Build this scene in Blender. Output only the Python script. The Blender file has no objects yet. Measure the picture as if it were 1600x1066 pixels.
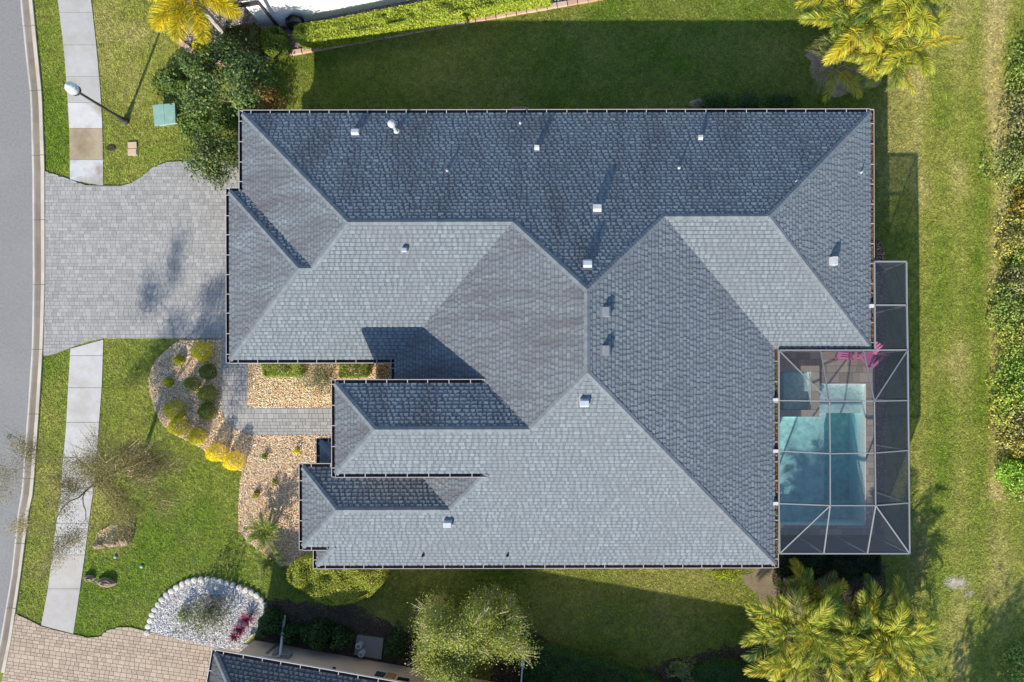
import bpy, math, random
import numpy as np
from mathutils import Matrix, Vector

S = bpy.context.scene
COL = S.collection
rng = np.random.default_rng(11)
random.seed(11)
PI = math.pi

# ------------------------------------------------------------------ camera, sky, sun, exposure
H, FP, PX, PY, ROLL = 31.0, 1066.67, 883.4, 612.7, 0.002
cd = bpy.data.cameras.new('camera')
cam = bpy.data.objects.new('camera', cd); COL.objects.link(cam)
cam.location = (0, 0, H); cam.rotation_euler = (0, 0, -ROLL)
cd.sensor_width = 36; cd.lens = 24
cd.shift_x = (800 - PX) / 1600; cd.shift_y = (PY - 533) / 1600
cd.clip_end = 2000
S.camera = cam

W = bpy.data.worlds.new('World'); S.world = W; W.use_nodes = True
nt = W.node_tree; bg = nt.nodes['Background']
sky = nt.nodes.new('ShaderNodeTexSky'); sky.sky_type = 'NISHITA'; sky.sun_disc = False
SUN_EL = math.radians(28.6)
SUN_TO = Vector((-0.356 * math.cos(SUN_EL), -0.935 * math.cos(SUN_EL), math.sin(SUN_EL))).normalized()
sky.sun_elevation = SUN_EL; sky.sun_rotation = math.radians(200.8)
sky.altitude = 0; sky.air_density = 1.0; sky.dust_density = 0.2; sky.ozone_density = 2.0
nt.links.new(sky.outputs[0], bg.inputs[0]); bg.inputs[1].default_value = 0.125
sd = bpy.data.lights.new('sun', 'SUN'); sd.energy = 4.0; sd.angle = math.radians(0.55); sd.color = (1.0, 0.92, 0.79)
sun = bpy.data.objects.new('sun', sd); COL.objects.link(sun)
sun.rotation_euler = (-SUN_TO).to_track_quat('-Z', 'Y').to_euler(); sun.location = (-20, -50, 60)
S.view_settings.view_transform = 'Standard'; S.view_settings.look = 'None'
S.view_settings.exposure = 1.0; S.view_settings.gamma = 1.0; S.view_settings.use_curve_mapping = False
try:
    S.cycles.max_bounces = 6; S.cycles.transparent_max_bounces = 24; S.cycles.caustics_refractive = False; S.cycles.caustics_reflective = False
except Exception: pass

# ------------------------------------------------------------------ helpers
_c, _s = math.cos(ROLL), math.sin(ROLL)
def P(px, py, z=0.0):
    """where the photograph's point (px, py) lies on the level z, in metres"""
    u = (px - PX) * (H - z) / FP; v = (PY - py) * (H - z) / FP
    return Vector((_c * u + _s * v, -_s * u + _c * v, z))
def PL(pts, z=0.0): return [tuple(P(a, b, z))[:2] for a, b in pts]

def link(o, parent=None):
    COL.objects.link(o)
    if parent is not None:
        o.parent = parent
        if parent.type == 'EMPTY': o.matrix_parent_inverse = Matrix.Translation(-parent.location)
    return o
def tag(o, label=None, cat=None, group=None, kind=None):
    if label: o['label'] = label
    if cat: o['category'] = cat
    if group: o['group'] = group
    if kind: o['kind'] = kind
    return o
def thing(name, loc, label, cat, group=None):
    o = bpy.data.objects.new(name, None); o.location = loc; o.empty_display_size = .3
    COL.objects.link(o); return tag(o, label, cat, group)

class MB:
    def __init__(s): s.v = []; s.f = []; s.m = []; s.c = []
    def face(s, pts, mi=0, col=(1, 1, 1)):
        b = len(s.v); s.v += [tuple(p) for p in pts]; s.f.append(tuple(range(b, b + len(pts)))); s.m.append(mi); s.c.append(col)
    def box(s, c, size, rz=0.0, mi=0, col=(1, 1, 1), M=None, taper=1.0):
        hx, hy, hz = size[0] / 2, size[1] / 2, size[2] / 2
        R = M if M is not None else Matrix.Rotation(rz, 3, 'Z')
        c = Vector(c); q = []
        for z in (-1, 1):
            k = taper if z > 0 else 1
            for x, y in ((-1, -1), (1, -1), (1, 1), (-1, 1)): q.append(c + R @ Vector((x * hx * k, y * hy * k, z * hz)))
        for f in ((3, 2, 1, 0), (4, 5, 6, 7), (0, 1, 5, 4), (1, 2, 6, 5), (2, 3, 7, 6), (3, 0, 4, 7)): s.face([q[i] for i in f], mi, col)
    def bar(s, a, b, w, h, mi=0, col=(1, 1, 1)):
        a, b = Vector(a), Vector(b); d = (b - a); L = d.length
        if L < 1e-6: return
        d /= L; up = Vector((0, 0, 1)) if abs(d.z) < .95 else Vector((0, 1, 0))
        sd = d.cross(up).normalized(); up = sd.cross(d)
        M = Matrix((d, sd, up)).transposed(); s.box((a + b) / 2, (L, w, h), mi=mi, col=col, M=M)
    def tube(s, pts, rad, n=6, mi=0, col=(1, 1, 1), cap=True):
        rings = []
        for i, p in enumerate(pts):
            p = Vector(p); d = (Vector(pts[min(i + 1, len(pts) - 1)]) - Vector(pts[max(i - 1, 0)])).normalized()
            t = Vector((1, 0, 0)) if abs(d.x) < .8 else Vector((0, 1, 0))
            a = d.cross(t).normalized(); b = d.cross(a)
            rings.append([p + (a * math.cos(2 * PI * k / n) + b * math.sin(2 * PI * k / n)) * rad[i] for k in range(n)])
        for i in range(len(rings) - 1):
            for k in range(n): s.face([rings[i][k], rings[i][(k + 1) % n], rings[i + 1][(k + 1) % n], rings[i + 1][k]], mi, col)
        if cap: s.face(rings[0][::-1], mi, col); s.face(rings[-1], mi, col)
    def lathe(s, c, prof, n=12, mi=0, col=(1, 1, 1)):
        s.tube([(c[0], c[1], c[2] + z) for r, z in prof], [max(r, .002) for r, z in prof], n, mi, col)
    def prism(s, poly, z0, z1, mi=0, col=(1, 1, 1)):
        a = sum(poly[i][0] * poly[(i + 1) % len(poly)][1] - poly[(i + 1) % len(poly)][0] * poly[i][1] for i in range(len(poly)))
        if a < 0: poly = poly[::-1]
        s.face([(x, y, z1) for x, y in poly], mi, col)
        n = len(poly)
        for i in range(n):
            p, q = poly[i], poly[(i + 1) % n]; s.face([(p[0], p[1], z0), (q[0], q[1], z0), (q[0], q[1], z1), (p[0], p[1], z1)], mi, col)
    def mesh(s, name, mats, smooth=False):
        me = bpy.data.meshes.new(name); me.from_pydata(s.v, [], s.f)
        for m in (mats if isinstance(mats, (list, tuple)) else [mats]): me.materials.append(m)
        me.polygons.foreach_set('material_index', s.m)
        if smooth: me.polygons.foreach_set('use_smooth', [True] * len(s.f))
        at = me.attributes.new('col', 'FLOAT_COLOR', 'FACE')
        at.data.foreach_set('color', np.c_[np.array(s.c, dtype=np.float32).reshape(-1, 3), np.ones(len(s.f), np.float32)].ravel())
        me.update(); return me
    def build(s, name, mats, parent=None, smooth=False):
        return link(bpy.data.objects.new(name, s.mesh(name, mats, smooth)), parent)

def np_mesh(name, V, k, cols, mat, smooth=False):
    """len(V)/k faces of k corners each, one colour per face"""
    V = np.asarray(V, np.float32); nf = len(V) // k
    me = bpy.data.meshes.new(name); me.vertices.add(len(V)); me.vertices.foreach_set('co', V.ravel())
    me.loops.add(nf * k); me.loops.foreach_set('vertex_index', np.arange(nf * k, dtype=np.int32))
    me.polygons.add(nf); me.polygons.foreach_set('loop_start', np.arange(0, nf * k, k, dtype=np.int32))
    try: me.polygons.foreach_set('loop_total', np.full(nf, k, np.int32))
    except Exception: pass
    me.materials.append(mat)
    at = me.attributes.new('col', 'FLOAT_COLOR', 'FACE')
    at.data.foreach_set('color', np.c_[np.asarray(cols, np.float32), np.ones(nf, np.float32)].ravel())
    me.update(calc_edges=True); return me

# smooth value noise on the plane, for where the lawn is lush or dry
_G = np.random.default_rng(3).random((8, 128, 128))
def vn(x, y, sc, k=0):
    x = np.asarray(x) / sc; y = np.asarray(y) / sc
    i = np.floor(x).astype(int); j = np.floor(y).astype(int); fx = x - i; fy = y - j
    fx = fx * fx * (3 - 2 * fx); fy = fy * fy * (3 - 2 * fy); g = _G[k]
    a = g[i % 128, j % 128]; b = g[(i + 1) % 128, j % 128]; c = g[i % 128, (j + 1) % 128]; d = g[(i + 1) % 128, (j + 1) % 128]
    return (a * (1 - fx) + b * fx) * (1 - fy) + (c * (1 - fx) + d * fx) * fy
def inpoly(x, y, poly):
    r = np.zeros(len(x), bool); n = len(poly)
    for i in range(n):
        x1, y1 = poly[i]; x2, y2 = poly[(i + 1) % n]
        if y1 == y2: continue
        m = (y1 > y) != (y2 > y)
        r ^= m & (x < (x2 - x1) * (y - y1) / (y2 - y1) + x1)
    return r
def clip_rect(poly, x0, y0, x1, y1):
    out = poly
    for ax, val, sg in ((0, x0, 1), (0, x1, -1), (1, y0, 1), (1, y1, -1)):
        src = out; out = []
        n = len(src)
        for i in range(n):
            p, q = src[i], src[(i + 1) % n]; dp = (p[ax] - val) * sg; dq = (q[ax] - val) * sg
            if dp >= 0: out.append(p)
            if (dp >= 0) != (dq >= 0):
                t = dp / (dp - dq); out.append((p[0] + (q[0] - p[0]) * t, p[1] + (q[1] - p[1]) * t))
        if len(out) < 3: return []
    return out
def area(poly): return .5 * sum(poly[i][0] * poly[(i + 1) % len(poly)][1] - poly[(i + 1) % len(poly)][0] * poly[i][1] for i in range(len(poly)))

# ------------------------------------------------------------------ materials
def N(m, t): return m.node_tree.nodes.new(t)
def mat(name, col=(.5, .5, .5), rough=.8, var=.15, scale=4.0, bump=0.0, bscale=40.0, attr=False, spec=.3, metal=0.0, dirt=None, dscale=.6, damt=.5, dlo=.45, dhi=.72, stretch=None, trans=0.0, detail=6):
    m = bpy.data.materials.new(name); m.use_nodes = True; t = m.node_tree; L = t.links.new
    b = t.nodes['Principled BSDF']; b.inputs['Roughness'].default_value = rough; b.inputs['Metallic'].default_value = metal
    b.inputs['Specular IOR Level'].default_value = spec
    tc = N(m, 'ShaderNodeTexCoord'); co = tc.outputs['Object']
    if attr: a = N(m, 'ShaderNodeAttribute'); a.attribute_name = 'col'; src = a.outputs['Color']
    else: a = N(m, 'ShaderNodeRGB'); a.outputs[0].default_value = (*col, 1); src = a.outputs[0]
    if var:
        nz = N(m, 'ShaderNodeTexNoise'); nz.inputs['Scale'].default_value = scale; nz.inputs['Detail'].default_value = detail; nz.inputs['Roughness'].default_value = .65
        L(co, nz.inputs['Vector'])
        mr = N(m, 'ShaderNodeMapRange'); mr.inputs[1].default_value = .3; mr.inputs[2].default_value = .7; mr.inputs[3].default_value = 1 - var; mr.inputs[4].default_value = 1 + var
        L(nz.outputs[0], mr.inputs[0])
        mx = N(m, 'ShaderNodeVectorMath'); mx.operation = 'SCALE'; L(src, mx.inputs[0]); L(mr.outputs[0], mx.inputs['Scale']); src = mx.outputs[0]
    if dirt:
        nz = N(m, 'ShaderNodeTexNoise'); nz.inputs['Scale'].default_value = dscale; nz.inputs['Detail'].default_value = 8; nz.inputs['Roughness'].default_value = .6
        if stretch:
            mp = N(m, 'ShaderNodeMapping'); mp.inputs['Scale'].default_value = stretch; L(co, mp.inputs[0]); L(mp.outputs[0], nz.inputs['Vector'])
        else: L(co, nz.inputs['Vector'])
        mr = N(m, 'ShaderNodeMapRange'); mr.inputs[1].default_value = dlo; mr.inputs[2].default_value = dhi; mr.inputs[3].default_value = 0; mr.inputs[4].default_value = damt
        L(nz.outputs[0], mr.inputs[0])
        mx = N(m, 'ShaderNodeMix'); mx.data_type = 'RGBA'; L(mr.outputs[0], mx.inputs[0]); L(src, mx.inputs[6]); mx.inputs[7].default_value = (*dirt, 1); src = mx.outputs[2]
    L(src, b.inputs['Base Color'])
    if bump:
        nz = N(m, 'ShaderNodeTexNoise'); nz.inputs['Scale'].default_value = bscale; nz.inputs['Detail'].default_value = 5; L(co, nz.inputs['Vector'])
        bp = N(m, 'ShaderNodeBump'); bp.inputs['Strength'].default_value = bump; bp.inputs['Distance'].default_value = .02; L(nz.outputs[0], bp.inputs['Height']); L(bp.outputs[0], b.inputs['Normal'])
    if trans:
        o = t.nodes['Material Output']; tr = N(m, 'ShaderNodeBsdfTranslucent'); L(src, tr.inputs[0]); ms = N(m, 'ShaderNodeMixShader'); ms.inputs[0].default_value = trans
        L(b.outputs[0], ms.inputs[1]); L(tr.outputs[0], ms.inputs[2]); L(ms.outputs[0], o.inputs[0])
    return m

M_lawn = mat('lawn_soil', attr=True, rough=.95, var=.25, scale=3, bump=.6, bscale=18, spec=.1)
M_blade = mat('grass_blade', attr=True, rough=.6, var=0, spec=.25, trans=.25)
M_leaf = mat('leaf', attr=True, rough=.5, var=0, spec=.3, trans=.25)
M_bark = mat('bark', (.16, .13, .1), .9, .3, 8, .5, 30)
M_twig = mat('pale_twig', (.36, .31, .22), .9, .2, 8)
M_road = mat('asphalt', (.225, .217, .212), .9, .16, 9, .5, 60, dirt=(.28, .27, .26), dscale=.3, damt=.5, detail=8)
M_conc = mat('concrete', attr=True, rough=.85, var=.07, scale=3, bump=.15, bscale=60, dirt=(.29, .25, .19), dscale=.8, damt=.5)
M_wetc = mat('stained_concrete', attr=True, rough=.8, var=.1, scale=2, dirt=(.2, .14, .08), dscale=.7, damt=1.0)
M_paver = mat('grey_paver', attr=True, rough=.85, var=.10, scale=9, bump=.2, bscale=50, dirt=(.2, .2, .2), dscale=.35, damt=.35)
M_joint = mat('paver_joint', (.17, .16, .15), .95, .2, 6)
M_beigep = mat('beige_paver', attr=True, rough=.85, var=.08, scale=9, bump=.2, bscale=50)
M_beigej = mat('beige_joint', (.17, .13, .09), .95, .2, 6)
M_stone = mat('pebble', attr=True, rough=.8, var=.1, scale=20)
M_bed = mat('bed_soil', (.40, .28, .17), .95, .35, 9, .6, 25)
M_dark = mat('dark_mulch', (.055, .04, .028), .95, .45, 6, .8, 22, dirt=(.12, .09, .06), dscale=1.5, damt=.6)
M_sand = mat('bare_soil', (.44, .31, .20), .95, .3, 3, .5, 20, dirt=(.16, .13, .10), dscale=.9, damt=.7)
M_wbed = mat('white_bed', (.6, .59, .58), .9, .2, 10)
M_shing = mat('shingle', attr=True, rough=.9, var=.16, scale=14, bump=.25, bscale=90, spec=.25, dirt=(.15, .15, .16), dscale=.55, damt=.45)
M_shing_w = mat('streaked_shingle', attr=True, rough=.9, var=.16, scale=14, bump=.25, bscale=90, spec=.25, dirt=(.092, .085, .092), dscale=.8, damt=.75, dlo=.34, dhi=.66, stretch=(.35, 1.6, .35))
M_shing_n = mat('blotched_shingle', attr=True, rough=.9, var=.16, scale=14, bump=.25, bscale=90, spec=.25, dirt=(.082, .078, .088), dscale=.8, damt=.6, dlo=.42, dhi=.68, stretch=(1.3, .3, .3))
M_white = mat('white_paint', (.55, .53, .52), .5, .06, 6)
M_gut = mat('gutter_metal', (.42, .38, .37), .5, .12, 8)
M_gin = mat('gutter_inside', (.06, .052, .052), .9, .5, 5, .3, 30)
M_gleaf = mat('gutter_litter', (.15, .085, .05), .95, .6, 14, .8, 50)
M_wall = mat('stucco', (.52, .46, .38), .9, .06, 3, .3, 60)
M_nwall = mat('salmon_stucco', (.66, .48, .35), .9, .06, 2, .3, 60)
M_wwall = mat('white_stucco', (.78, .77, .76), .9, .05, 2, .2, 60)
M_galv = mat('galvanised', (.72, .74, .76), .38, .08, 10, metal=.55, spec=.5)
M_vent = mat('vent_white', (.46, .48, .5), .5, .15, 10, dirt=(.25, .22, .19), dscale=4, damt=.5)
M_ventd = mat('vent_grey', (.2, .21, .23), .6, .1, 10)
M_black = mat('black_plastic', (.02, .02, .022), .5, .2, 8)
M_bronze = mat('dark_bronze', (.05, .045, .05), .5, .2, 8)
M_pink = mat('pink_plastic', (.78, .22, .46), .5, .06, 6)
M_util = mat('utility_green', (.22, .36, .31), .5, .10, 4, dirt=(.3, .45, .4), dscale=2, damt=.5)
M_alu = mat('cage_aluminium', (.22, .225, .23), .45, .05, 6)
M_trav = mat('travertine', attr=True, rough=.75, var=.12, scale=8, bump=.2, bscale=40)
M_travj = mat('deck_joint', (.14, .12, .1), .95, .2, 6)
M_plast = mat('pool_plaster', (.54, .68, .66), .7, .36, 3.2, .2, 20)  # plaster mottle heightened, its pale blotches stand in for rippled sunlight
M_tilef = mat('shelf_plaster', (.55, .62, .60), .7, .32, 7, .3, 20)  # same here: strong mottle painted in place of caustic ripples
M_lamp = mat('lamp_globe', (.55, .6, .62), .25, .05, 6, spec=.5)
M_rock = mat('rock', (.27, .2, .14), .9, .35, 6, .8, 14, dirt=(.12, .1, .09), dscale=3, damt=.7)
M_bricked = mat('edging_block', attr=True, rough=.9, var=.12, scale=9, bump=.3, bscale=40)
M_glass = mat('window_glass', (.05, .06, .07), .1, 0, spec=.6)

def screen_mat():
    """woven mesh: the flatter one looks along it, the less passes through"""
    m = bpy.data.materials.new('insect_screen'); m.use_nodes = True; t = m.node_tree; t.nodes.clear(); L = t.links.new
    o = t.nodes.new('ShaderNodeOutputMaterial'); a = t.nodes.new('ShaderNodeBsdfTransparent'); d = t.nodes.new('ShaderNodeBsdfDiffuse'); d.inputs[0].default_value = (.05, .06, .08, 1)
    g = t.nodes.new('ShaderNodeNewGeometry'); dt = t.nodes.new('ShaderNodeVectorMath'); dt.operation = 'DOT_PRODUCT'; L(g.outputs['Incoming'], dt.inputs[0]); L(g.outputs['Normal'], dt.inputs[1])
    def mth(op, x, y):
        n = t.nodes.new('ShaderNodeMath'); n.operation = op
        for k, v in enumerate((x, y)):
            if v is None: continue
            if isinstance(v, (int, float)): n.inputs[k].default_value = v
            else: L(v, n.inputs[k])
        return n.outputs[0]
    c = mth('MAXIMUM', mth('ABSOLUTE', dt.outputs['Value'], None), .08); open_ = mth('POWER', .67, mth('DIVIDE', 1.0, c)); fac = mth('SUBTRACT', 1.0, open_)
    x = t.nodes.new('ShaderNodeMixShader'); L(fac, x.inputs[0]); L(a.outputs[0], x.inputs[1]); L(d.outputs[0], x.inputs[2]); L(x.outputs[0], o.inputs[0]); return m
M_screen = screen_mat()
def water_mat():
    m = bpy.data.materials.new('pool_water'); m.use_nodes = True; t = m.node_tree; t.nodes.clear(); L = t.links.new
    o = t.nodes.new('ShaderNodeOutputMaterial'); a = t.nodes.new('ShaderNodeBsdfTransparent'); a.inputs[0].default_value = (.93, .98, .99, 1)
    g = t.nodes.new('ShaderNodeBsdfGlossy'); g.inputs['Roughness'].default_value = .04
    f = t.nodes.new('ShaderNodeFresnel'); f.inputs[0].default_value = 1.33; x = t.nodes.new('ShaderNodeMixShader')
    nz = t.nodes.new('ShaderNodeTexNoise'); nz.inputs['Scale'].default_value = 5; bp = t.nodes.new('ShaderNodeBump'); bp.inputs['Strength'].default_value = .25; bp.inputs['Distance'].default_value = .03
    tc = t.nodes.new('ShaderNodeTexCoord'); L(tc.outputs['Object'], nz.inputs['Vector']); L(nz.outputs[0], bp.inputs['Height']); L(bp.outputs[0], g.inputs['Normal']); L(bp.outputs[0], f.inputs['Normal'])
    ge = t.nodes.new('ShaderNodeNewGeometry'); mm = t.nodes.new('ShaderNodeMath'); mm.operation = 'MULTIPLY_ADD'; L(f.outputs[0], mm.inputs[0]); sb = t.nodes.new('ShaderNodeMath'); sb.operation = 'SUBTRACT'; sb.inputs[0].default_value = 1.0; L(ge.outputs['Backfacing'], sb.inputs[1]); L(sb.outputs[0], mm.inputs[1]); mm.inputs[2].default_value = 0.0
    L(mm.outputs[0], x.inputs[0]); L(a.outputs[0], x.inputs[1]); L(g.outputs[0], x.inputs[2]); L(x.outputs[0], o.inputs['Surface'])
    v = t.nodes.new('ShaderNodeVolumeAbsorption'); v.inputs['Color'].default_value = (.16, .80, .84, 1); v.inputs['Density'].default_value = .34; L(v.outputs[0], o.inputs['Volume'])
    return m
M_water = water_mat()

# ------------------------------------------------------------------ plan of the ground (traced on the photograph, laid on the ground plane)
YS = [-90, 0, 100, 150, 265, 440, 540, 640, 770, 796, 900, 1000, 1066, 1160]
XA = [24, 32, 42, 48, 51, 52, 50.5, 44, 34, 29, 18, 1, -15, -38]
XB = [43, 52, 62, 67, 71, 71.5, 68.5, 62.5, 53, 47, 33.5, 19, 6, -15]
SWL_up = [(84, -60), (91, 0), (101, 80), (106, 150), (109, 200), (110, 281)]
SWR_up = [(134, -60), (143, 0), (152, 80), (158, 150), (161, 210), (162, 291)]
SWL_lo = [(111, 545), (107, 610), (104, 670), (99, 720), (96, 770), (86, 840), (76, 918), (65, 977)]
SWR_lo = [(162, 531), (160, 600), (154, 680), (151, 720), (146, 770), (142, 796), (133, 868), (125, 925), (115, 990)]
DRIVE = [(71, 268), (90, 274), (110, 281), (135, 290), (162, 291), (190, 291), (205, 287), (222, 277), (240, 262), (262, 254), (300, 252), (404, 252), (404, 560), (388, 560), (388, 529),
         (347, 529), (163, 529), (140, 533), (112, 543), (86, 553), (69, 557), (71.5, 440)]
WALKWAY = [(347, 529), (388, 529), (388, 637), (560, 637), (560, 679), (402, 680), (385, 677), (365, 669), (352, 655), (347, 640)]
BED1 = [(283, 531), (347, 531), (347, 640), (352, 655), (365, 669), (385, 677), (402, 680), (560, 679), (560, 760), (510, 760), (510, 860), (470, 880), (440, 885), (420, 870), (390, 848), (374, 830), (373, 790), (376, 750),
        (378, 736), (345, 720), (310, 697), (275, 680), (255, 664), (243, 640), (235, 610), (233, 590), (240, 570), (255, 552), (270, 540)]
BED2 = [(388, 558), (640, 558), (640, 637), (388, 637)]
WBED = [(233, 986), (240, 960), (255, 935), (275, 918), (305, 907), (335, 908), (365, 915), (395, 928), (412, 940), (416, 958), (402, 985), (376, 1013), (345, 1012), (300, 1003), (265, 994)]
BEIGE = [(26, 959), (45, 968), (65, 978), (90, 985), (115, 991), (140, 996), (155, 995), (168, 985), (185, 980), (205, 980), (232, 987), (265, 994), (300, 1003), (345, 1012), (376, 1013), (400, 1010), (400, 1130), (-10, 1130)]
RING = [(200, 712), (215, 700), (235, 705), (244, 722), (240, 742), (220, 752), (202, 742), (196, 726)]
RING2 = [(158, 832), (175, 820), (200, 824), (206, 838), (195, 850), (170, 856), (150, 850)]
DARK1 = [(395, 935), (440, 938), (560, 948), (640, 990), (700, 1100), (380, 1100), (380, 1010), (405, 985)]
DARK2 = [(770, 985), (815, 965), (835, 985), (865, 1010), (900, 1022), (1000, 1042), (1060, 1030), (1120, 1012), (1190, 1005), (1240, 1000), (1240, 1110), (760, 1110)]
DARK3 = [(1206, 880), (1240, 862), (1360, 862), (1380, 885), (1385, 915), (1372, 950), (1395, 990), (1390, 1070), (1230, 1070), (1212, 960), (1204, 930)]
SOIL2 = [(1160, 896), (1185, 884), (1212, 880), (1210, 930), (1214, 968), (1196, 955), (1180, 930), (1166, 915)]
SOIL1 = [(1260, 92), (1278, 70), (1335, 55), (1375, 90), (1372, 128), (1338, 148), (1304, 152), (1276, 136)]
STRIPN = [(378, 158), (760, 162), (800, 172), (830, 172), (1080, 165), (1260, 152), (1280, 172), (1280, 215), (378, 215)]
TOPBED = [(280, 62), (330, 90), (372, 108), (408, 95), (500, 77), (700, 40), (930, 0), (930, -80), (320, -80), (280, 20)]
DECK = [(1150, 500), (1366, 500), (1366, 835), (1150, 835)]
SIDEBED = [(1366, 372), (1378, 380), (1383, 408), (1383, 835), (1366, 835)]
def rough(poly, amp=6, seed=1):
    """an uneven, worn outline for a bed without an edging"""
    r = random.Random(seed); out = []
    for (x0, y0), (x1, y1) in zip(poly, poly[1:] + poly[:1]):
        n = max(2, int(math.hypot(x1 - x0, y1 - y0) / 9))
        for k in range(n): out.append((x0 + (x1 - x0) * k / n + r.uniform(-amp, amp), y0 + (y1 - y0) * k / n + r.uniform(-amp, amp)))
    return out
DARK1 = rough(DARK1, 4, 1); DARK2 = rough(DARK2, 5, 2); DARK3 = rough(DARK3, 5, 3); SOIL1 = rough(SOIL1, 6, 4); SOIL2 = rough(SOIL2, 5, 5); RING = rough(RING, 3, 6); RING2 = rough(RING2, 3, 7)
ROADP = PL([(x, y) for x, y in zip(XB, YS)] + [(-700, 1160), (-700, -90)])
EXCL = [ROADP] + [PL(q) for q in (SWL_up + SWR_up[::-1], SWL_lo + SWR_lo[::-1], DRIVE, WALKWAY, BED1, BED2, WBED, BEIGE, RING, RING2, DARK1, DARK2, DARK3, SOIL1, SOIL2, TOPBED, DECK, SIDEBED)]

def px_of(x, y):
    return PX + (_c * x - _s * y) * FP / H, PY - (_s * x + _c * y) * FP / H
def lawn_col(x, y, jit=0):
    x = np.asarray(x, float); y = np.asarray(y, float); px, py = px_of(x, y)
    n1 = vn(x + 50, y + 50, 2.6, 0); n2 = vn(x + 50, y + 50, .8, 1); n3 = vn(x + 50, y + 50, .22, 2); n4 = vn(x + 50, y + 50, 6.0, 3); n5 = vn(x + 50, y + 50, .085, 7)
    lush = np.array((.125, .210, .012)); oliv = np.array((.27, .285, .05)); dry = np.array((.45, .385, .14)); brown = np.array((.22, .16, .09))
    rear = np.clip((px - 1380) / 60, 0, 1); front = np.clip((420 - px) / 60, 0, 1)
    up = np.clip((240 - py) / 60, 0, 1)
    d = .20 * front + .43 * rear + .33 * (1 - rear) * (1 - front) + .30 * front * up * np.clip((px - 140) / 30, 0, 1)
    d = d + (n1 - .5) * .5 + (n2 - .5) * .28 + (n4 - .5) * .3
    stripes = .5 + .5 * np.sin(px * 2 * PI / 62 + .6 * n4); d = d + rear * (stripes - .5) * .26
    d = d + .6 * np.clip(1 - np.abs(px - 1558 + 10 * np.sin(py / 60)) / 26, 0, 1) * (py < 780) + .4 * np.clip(1 - np.hypot((px - 225) / 40, (py - 55) / 40), 0, 1) + .5 * np.clip(1 - np.abs(px - 122 - (py - 650) * -.1) / 60, 0, 1) * np.clip(1 - np.abs(py - 760) / 90, 0, 1)
    d = d + .5 * np.clip(1 - np.hypot((px - 1480) / 50, (py - 560) / 60), 0, 1) + .5 * np.clip(1 - np.hypot((px - 1420) / 40, (py - 130) / 30), 0, 1)
    d = np.clip(d, 0, 1)[:, None]
    c = np.where(d < .5, lush + (oliv - lush) * (d * 2), oliv + (dry - oliv) * (d * 2 - 1))
    b = np.clip((vn(x + 50, y + 50, 1.1, 5) - .66) * 4, 0, 1) * np.clip(rear + .15, 0, 1) * np.clip((py - 700) / 200, 0, 1)
    c = c + (brown - c) * (b[:, None] * .7)
    sp = np.clip(1.5 - np.hypot((px - 1494) / 16, (py - 911) / 9), 0, 1) + np.clip(1.2 - np.hypot((px - 1514) / 8, (py - 927) / 7), 0, 1)
    c = c + (np.array((.5, .44, .38)) - c) * np.clip(sp, 0, 1)[:, None] * .8
    side = np.clip((px - 395) / 40, 0, 1) * (1 - rear)  # side yards: shade of the houses partly put into the grass colour
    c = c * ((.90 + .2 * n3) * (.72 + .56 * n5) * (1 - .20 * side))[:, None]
    return c

# ground: one fine sheet in view, carried on to the horizon by a coarse skirt
def ground():
    x0, x1, y0, y1 = -29, 25, -19, 20; nx, ny = 420, 300
    gx, gy = np.meshgrid(np.linspace(x0, x1, nx + 1), np.linspace(y0, y1, ny + 1), indexing='ij')
    sx = (gx[:-1, :-1] + gx[1:, 1:]).ravel() / 2; sy = (gy[:-1, :-1] + gy[1:, 1:]).ravel() / 2
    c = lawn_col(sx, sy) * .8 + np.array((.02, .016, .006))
    pool = PL([(1212, 560), (1359, 560), (1359, 829), (1140, 829), (1140, 560)]); pb = [min(p[0] for p in pool), max(p[0] for p in pool), min(p[1] for p in pool), max(p[1] for p in pool)]
    keep = ~((sx > pb[0] - .05) & (sx < pb[1] + .05) & (sy > pb[2] - .05) & (sy < pb[3] + .05))
    A = np.stack([gx[:-1, :-1], gx[1:, :-1], gx[1:, 1:], gx[:-1, 1:]], -1).reshape(-1, 4); B = np.stack([gy[:-1, :-1], gy[1:, :-1], gy[1:, 1:], gy[:-1, 1:]], -1).reshape(-1, 4)
    V = np.stack([A, B, np.zeros_like(A)], -1)[keep].reshape(-1, 3); c = c[keep]
    R = 700; sk = []
    for q in ([(-R, -R), (R, -R), (R, y0), (-R, y0)], [(-R, y1), (R, y1), (R, R), (-R, R)], [(-R, y0), (x0, y0), (x0, y1), (-R, y1)], [(x1, y0), (R, y0), (R, y1), (x1, y1)]): sk += [(a, b, 0) for a, b in q]
    V = np.r_[V, np.array(sk)]; c = np.r_[c, np.tile((.15, .17, .05), (4, 1))]
    o = link(bpy.data.objects.new('lawn', np_mesh('lawn', V, 4, c, M_lawn))); o['kind'] = 'structure'
ground()

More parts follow.
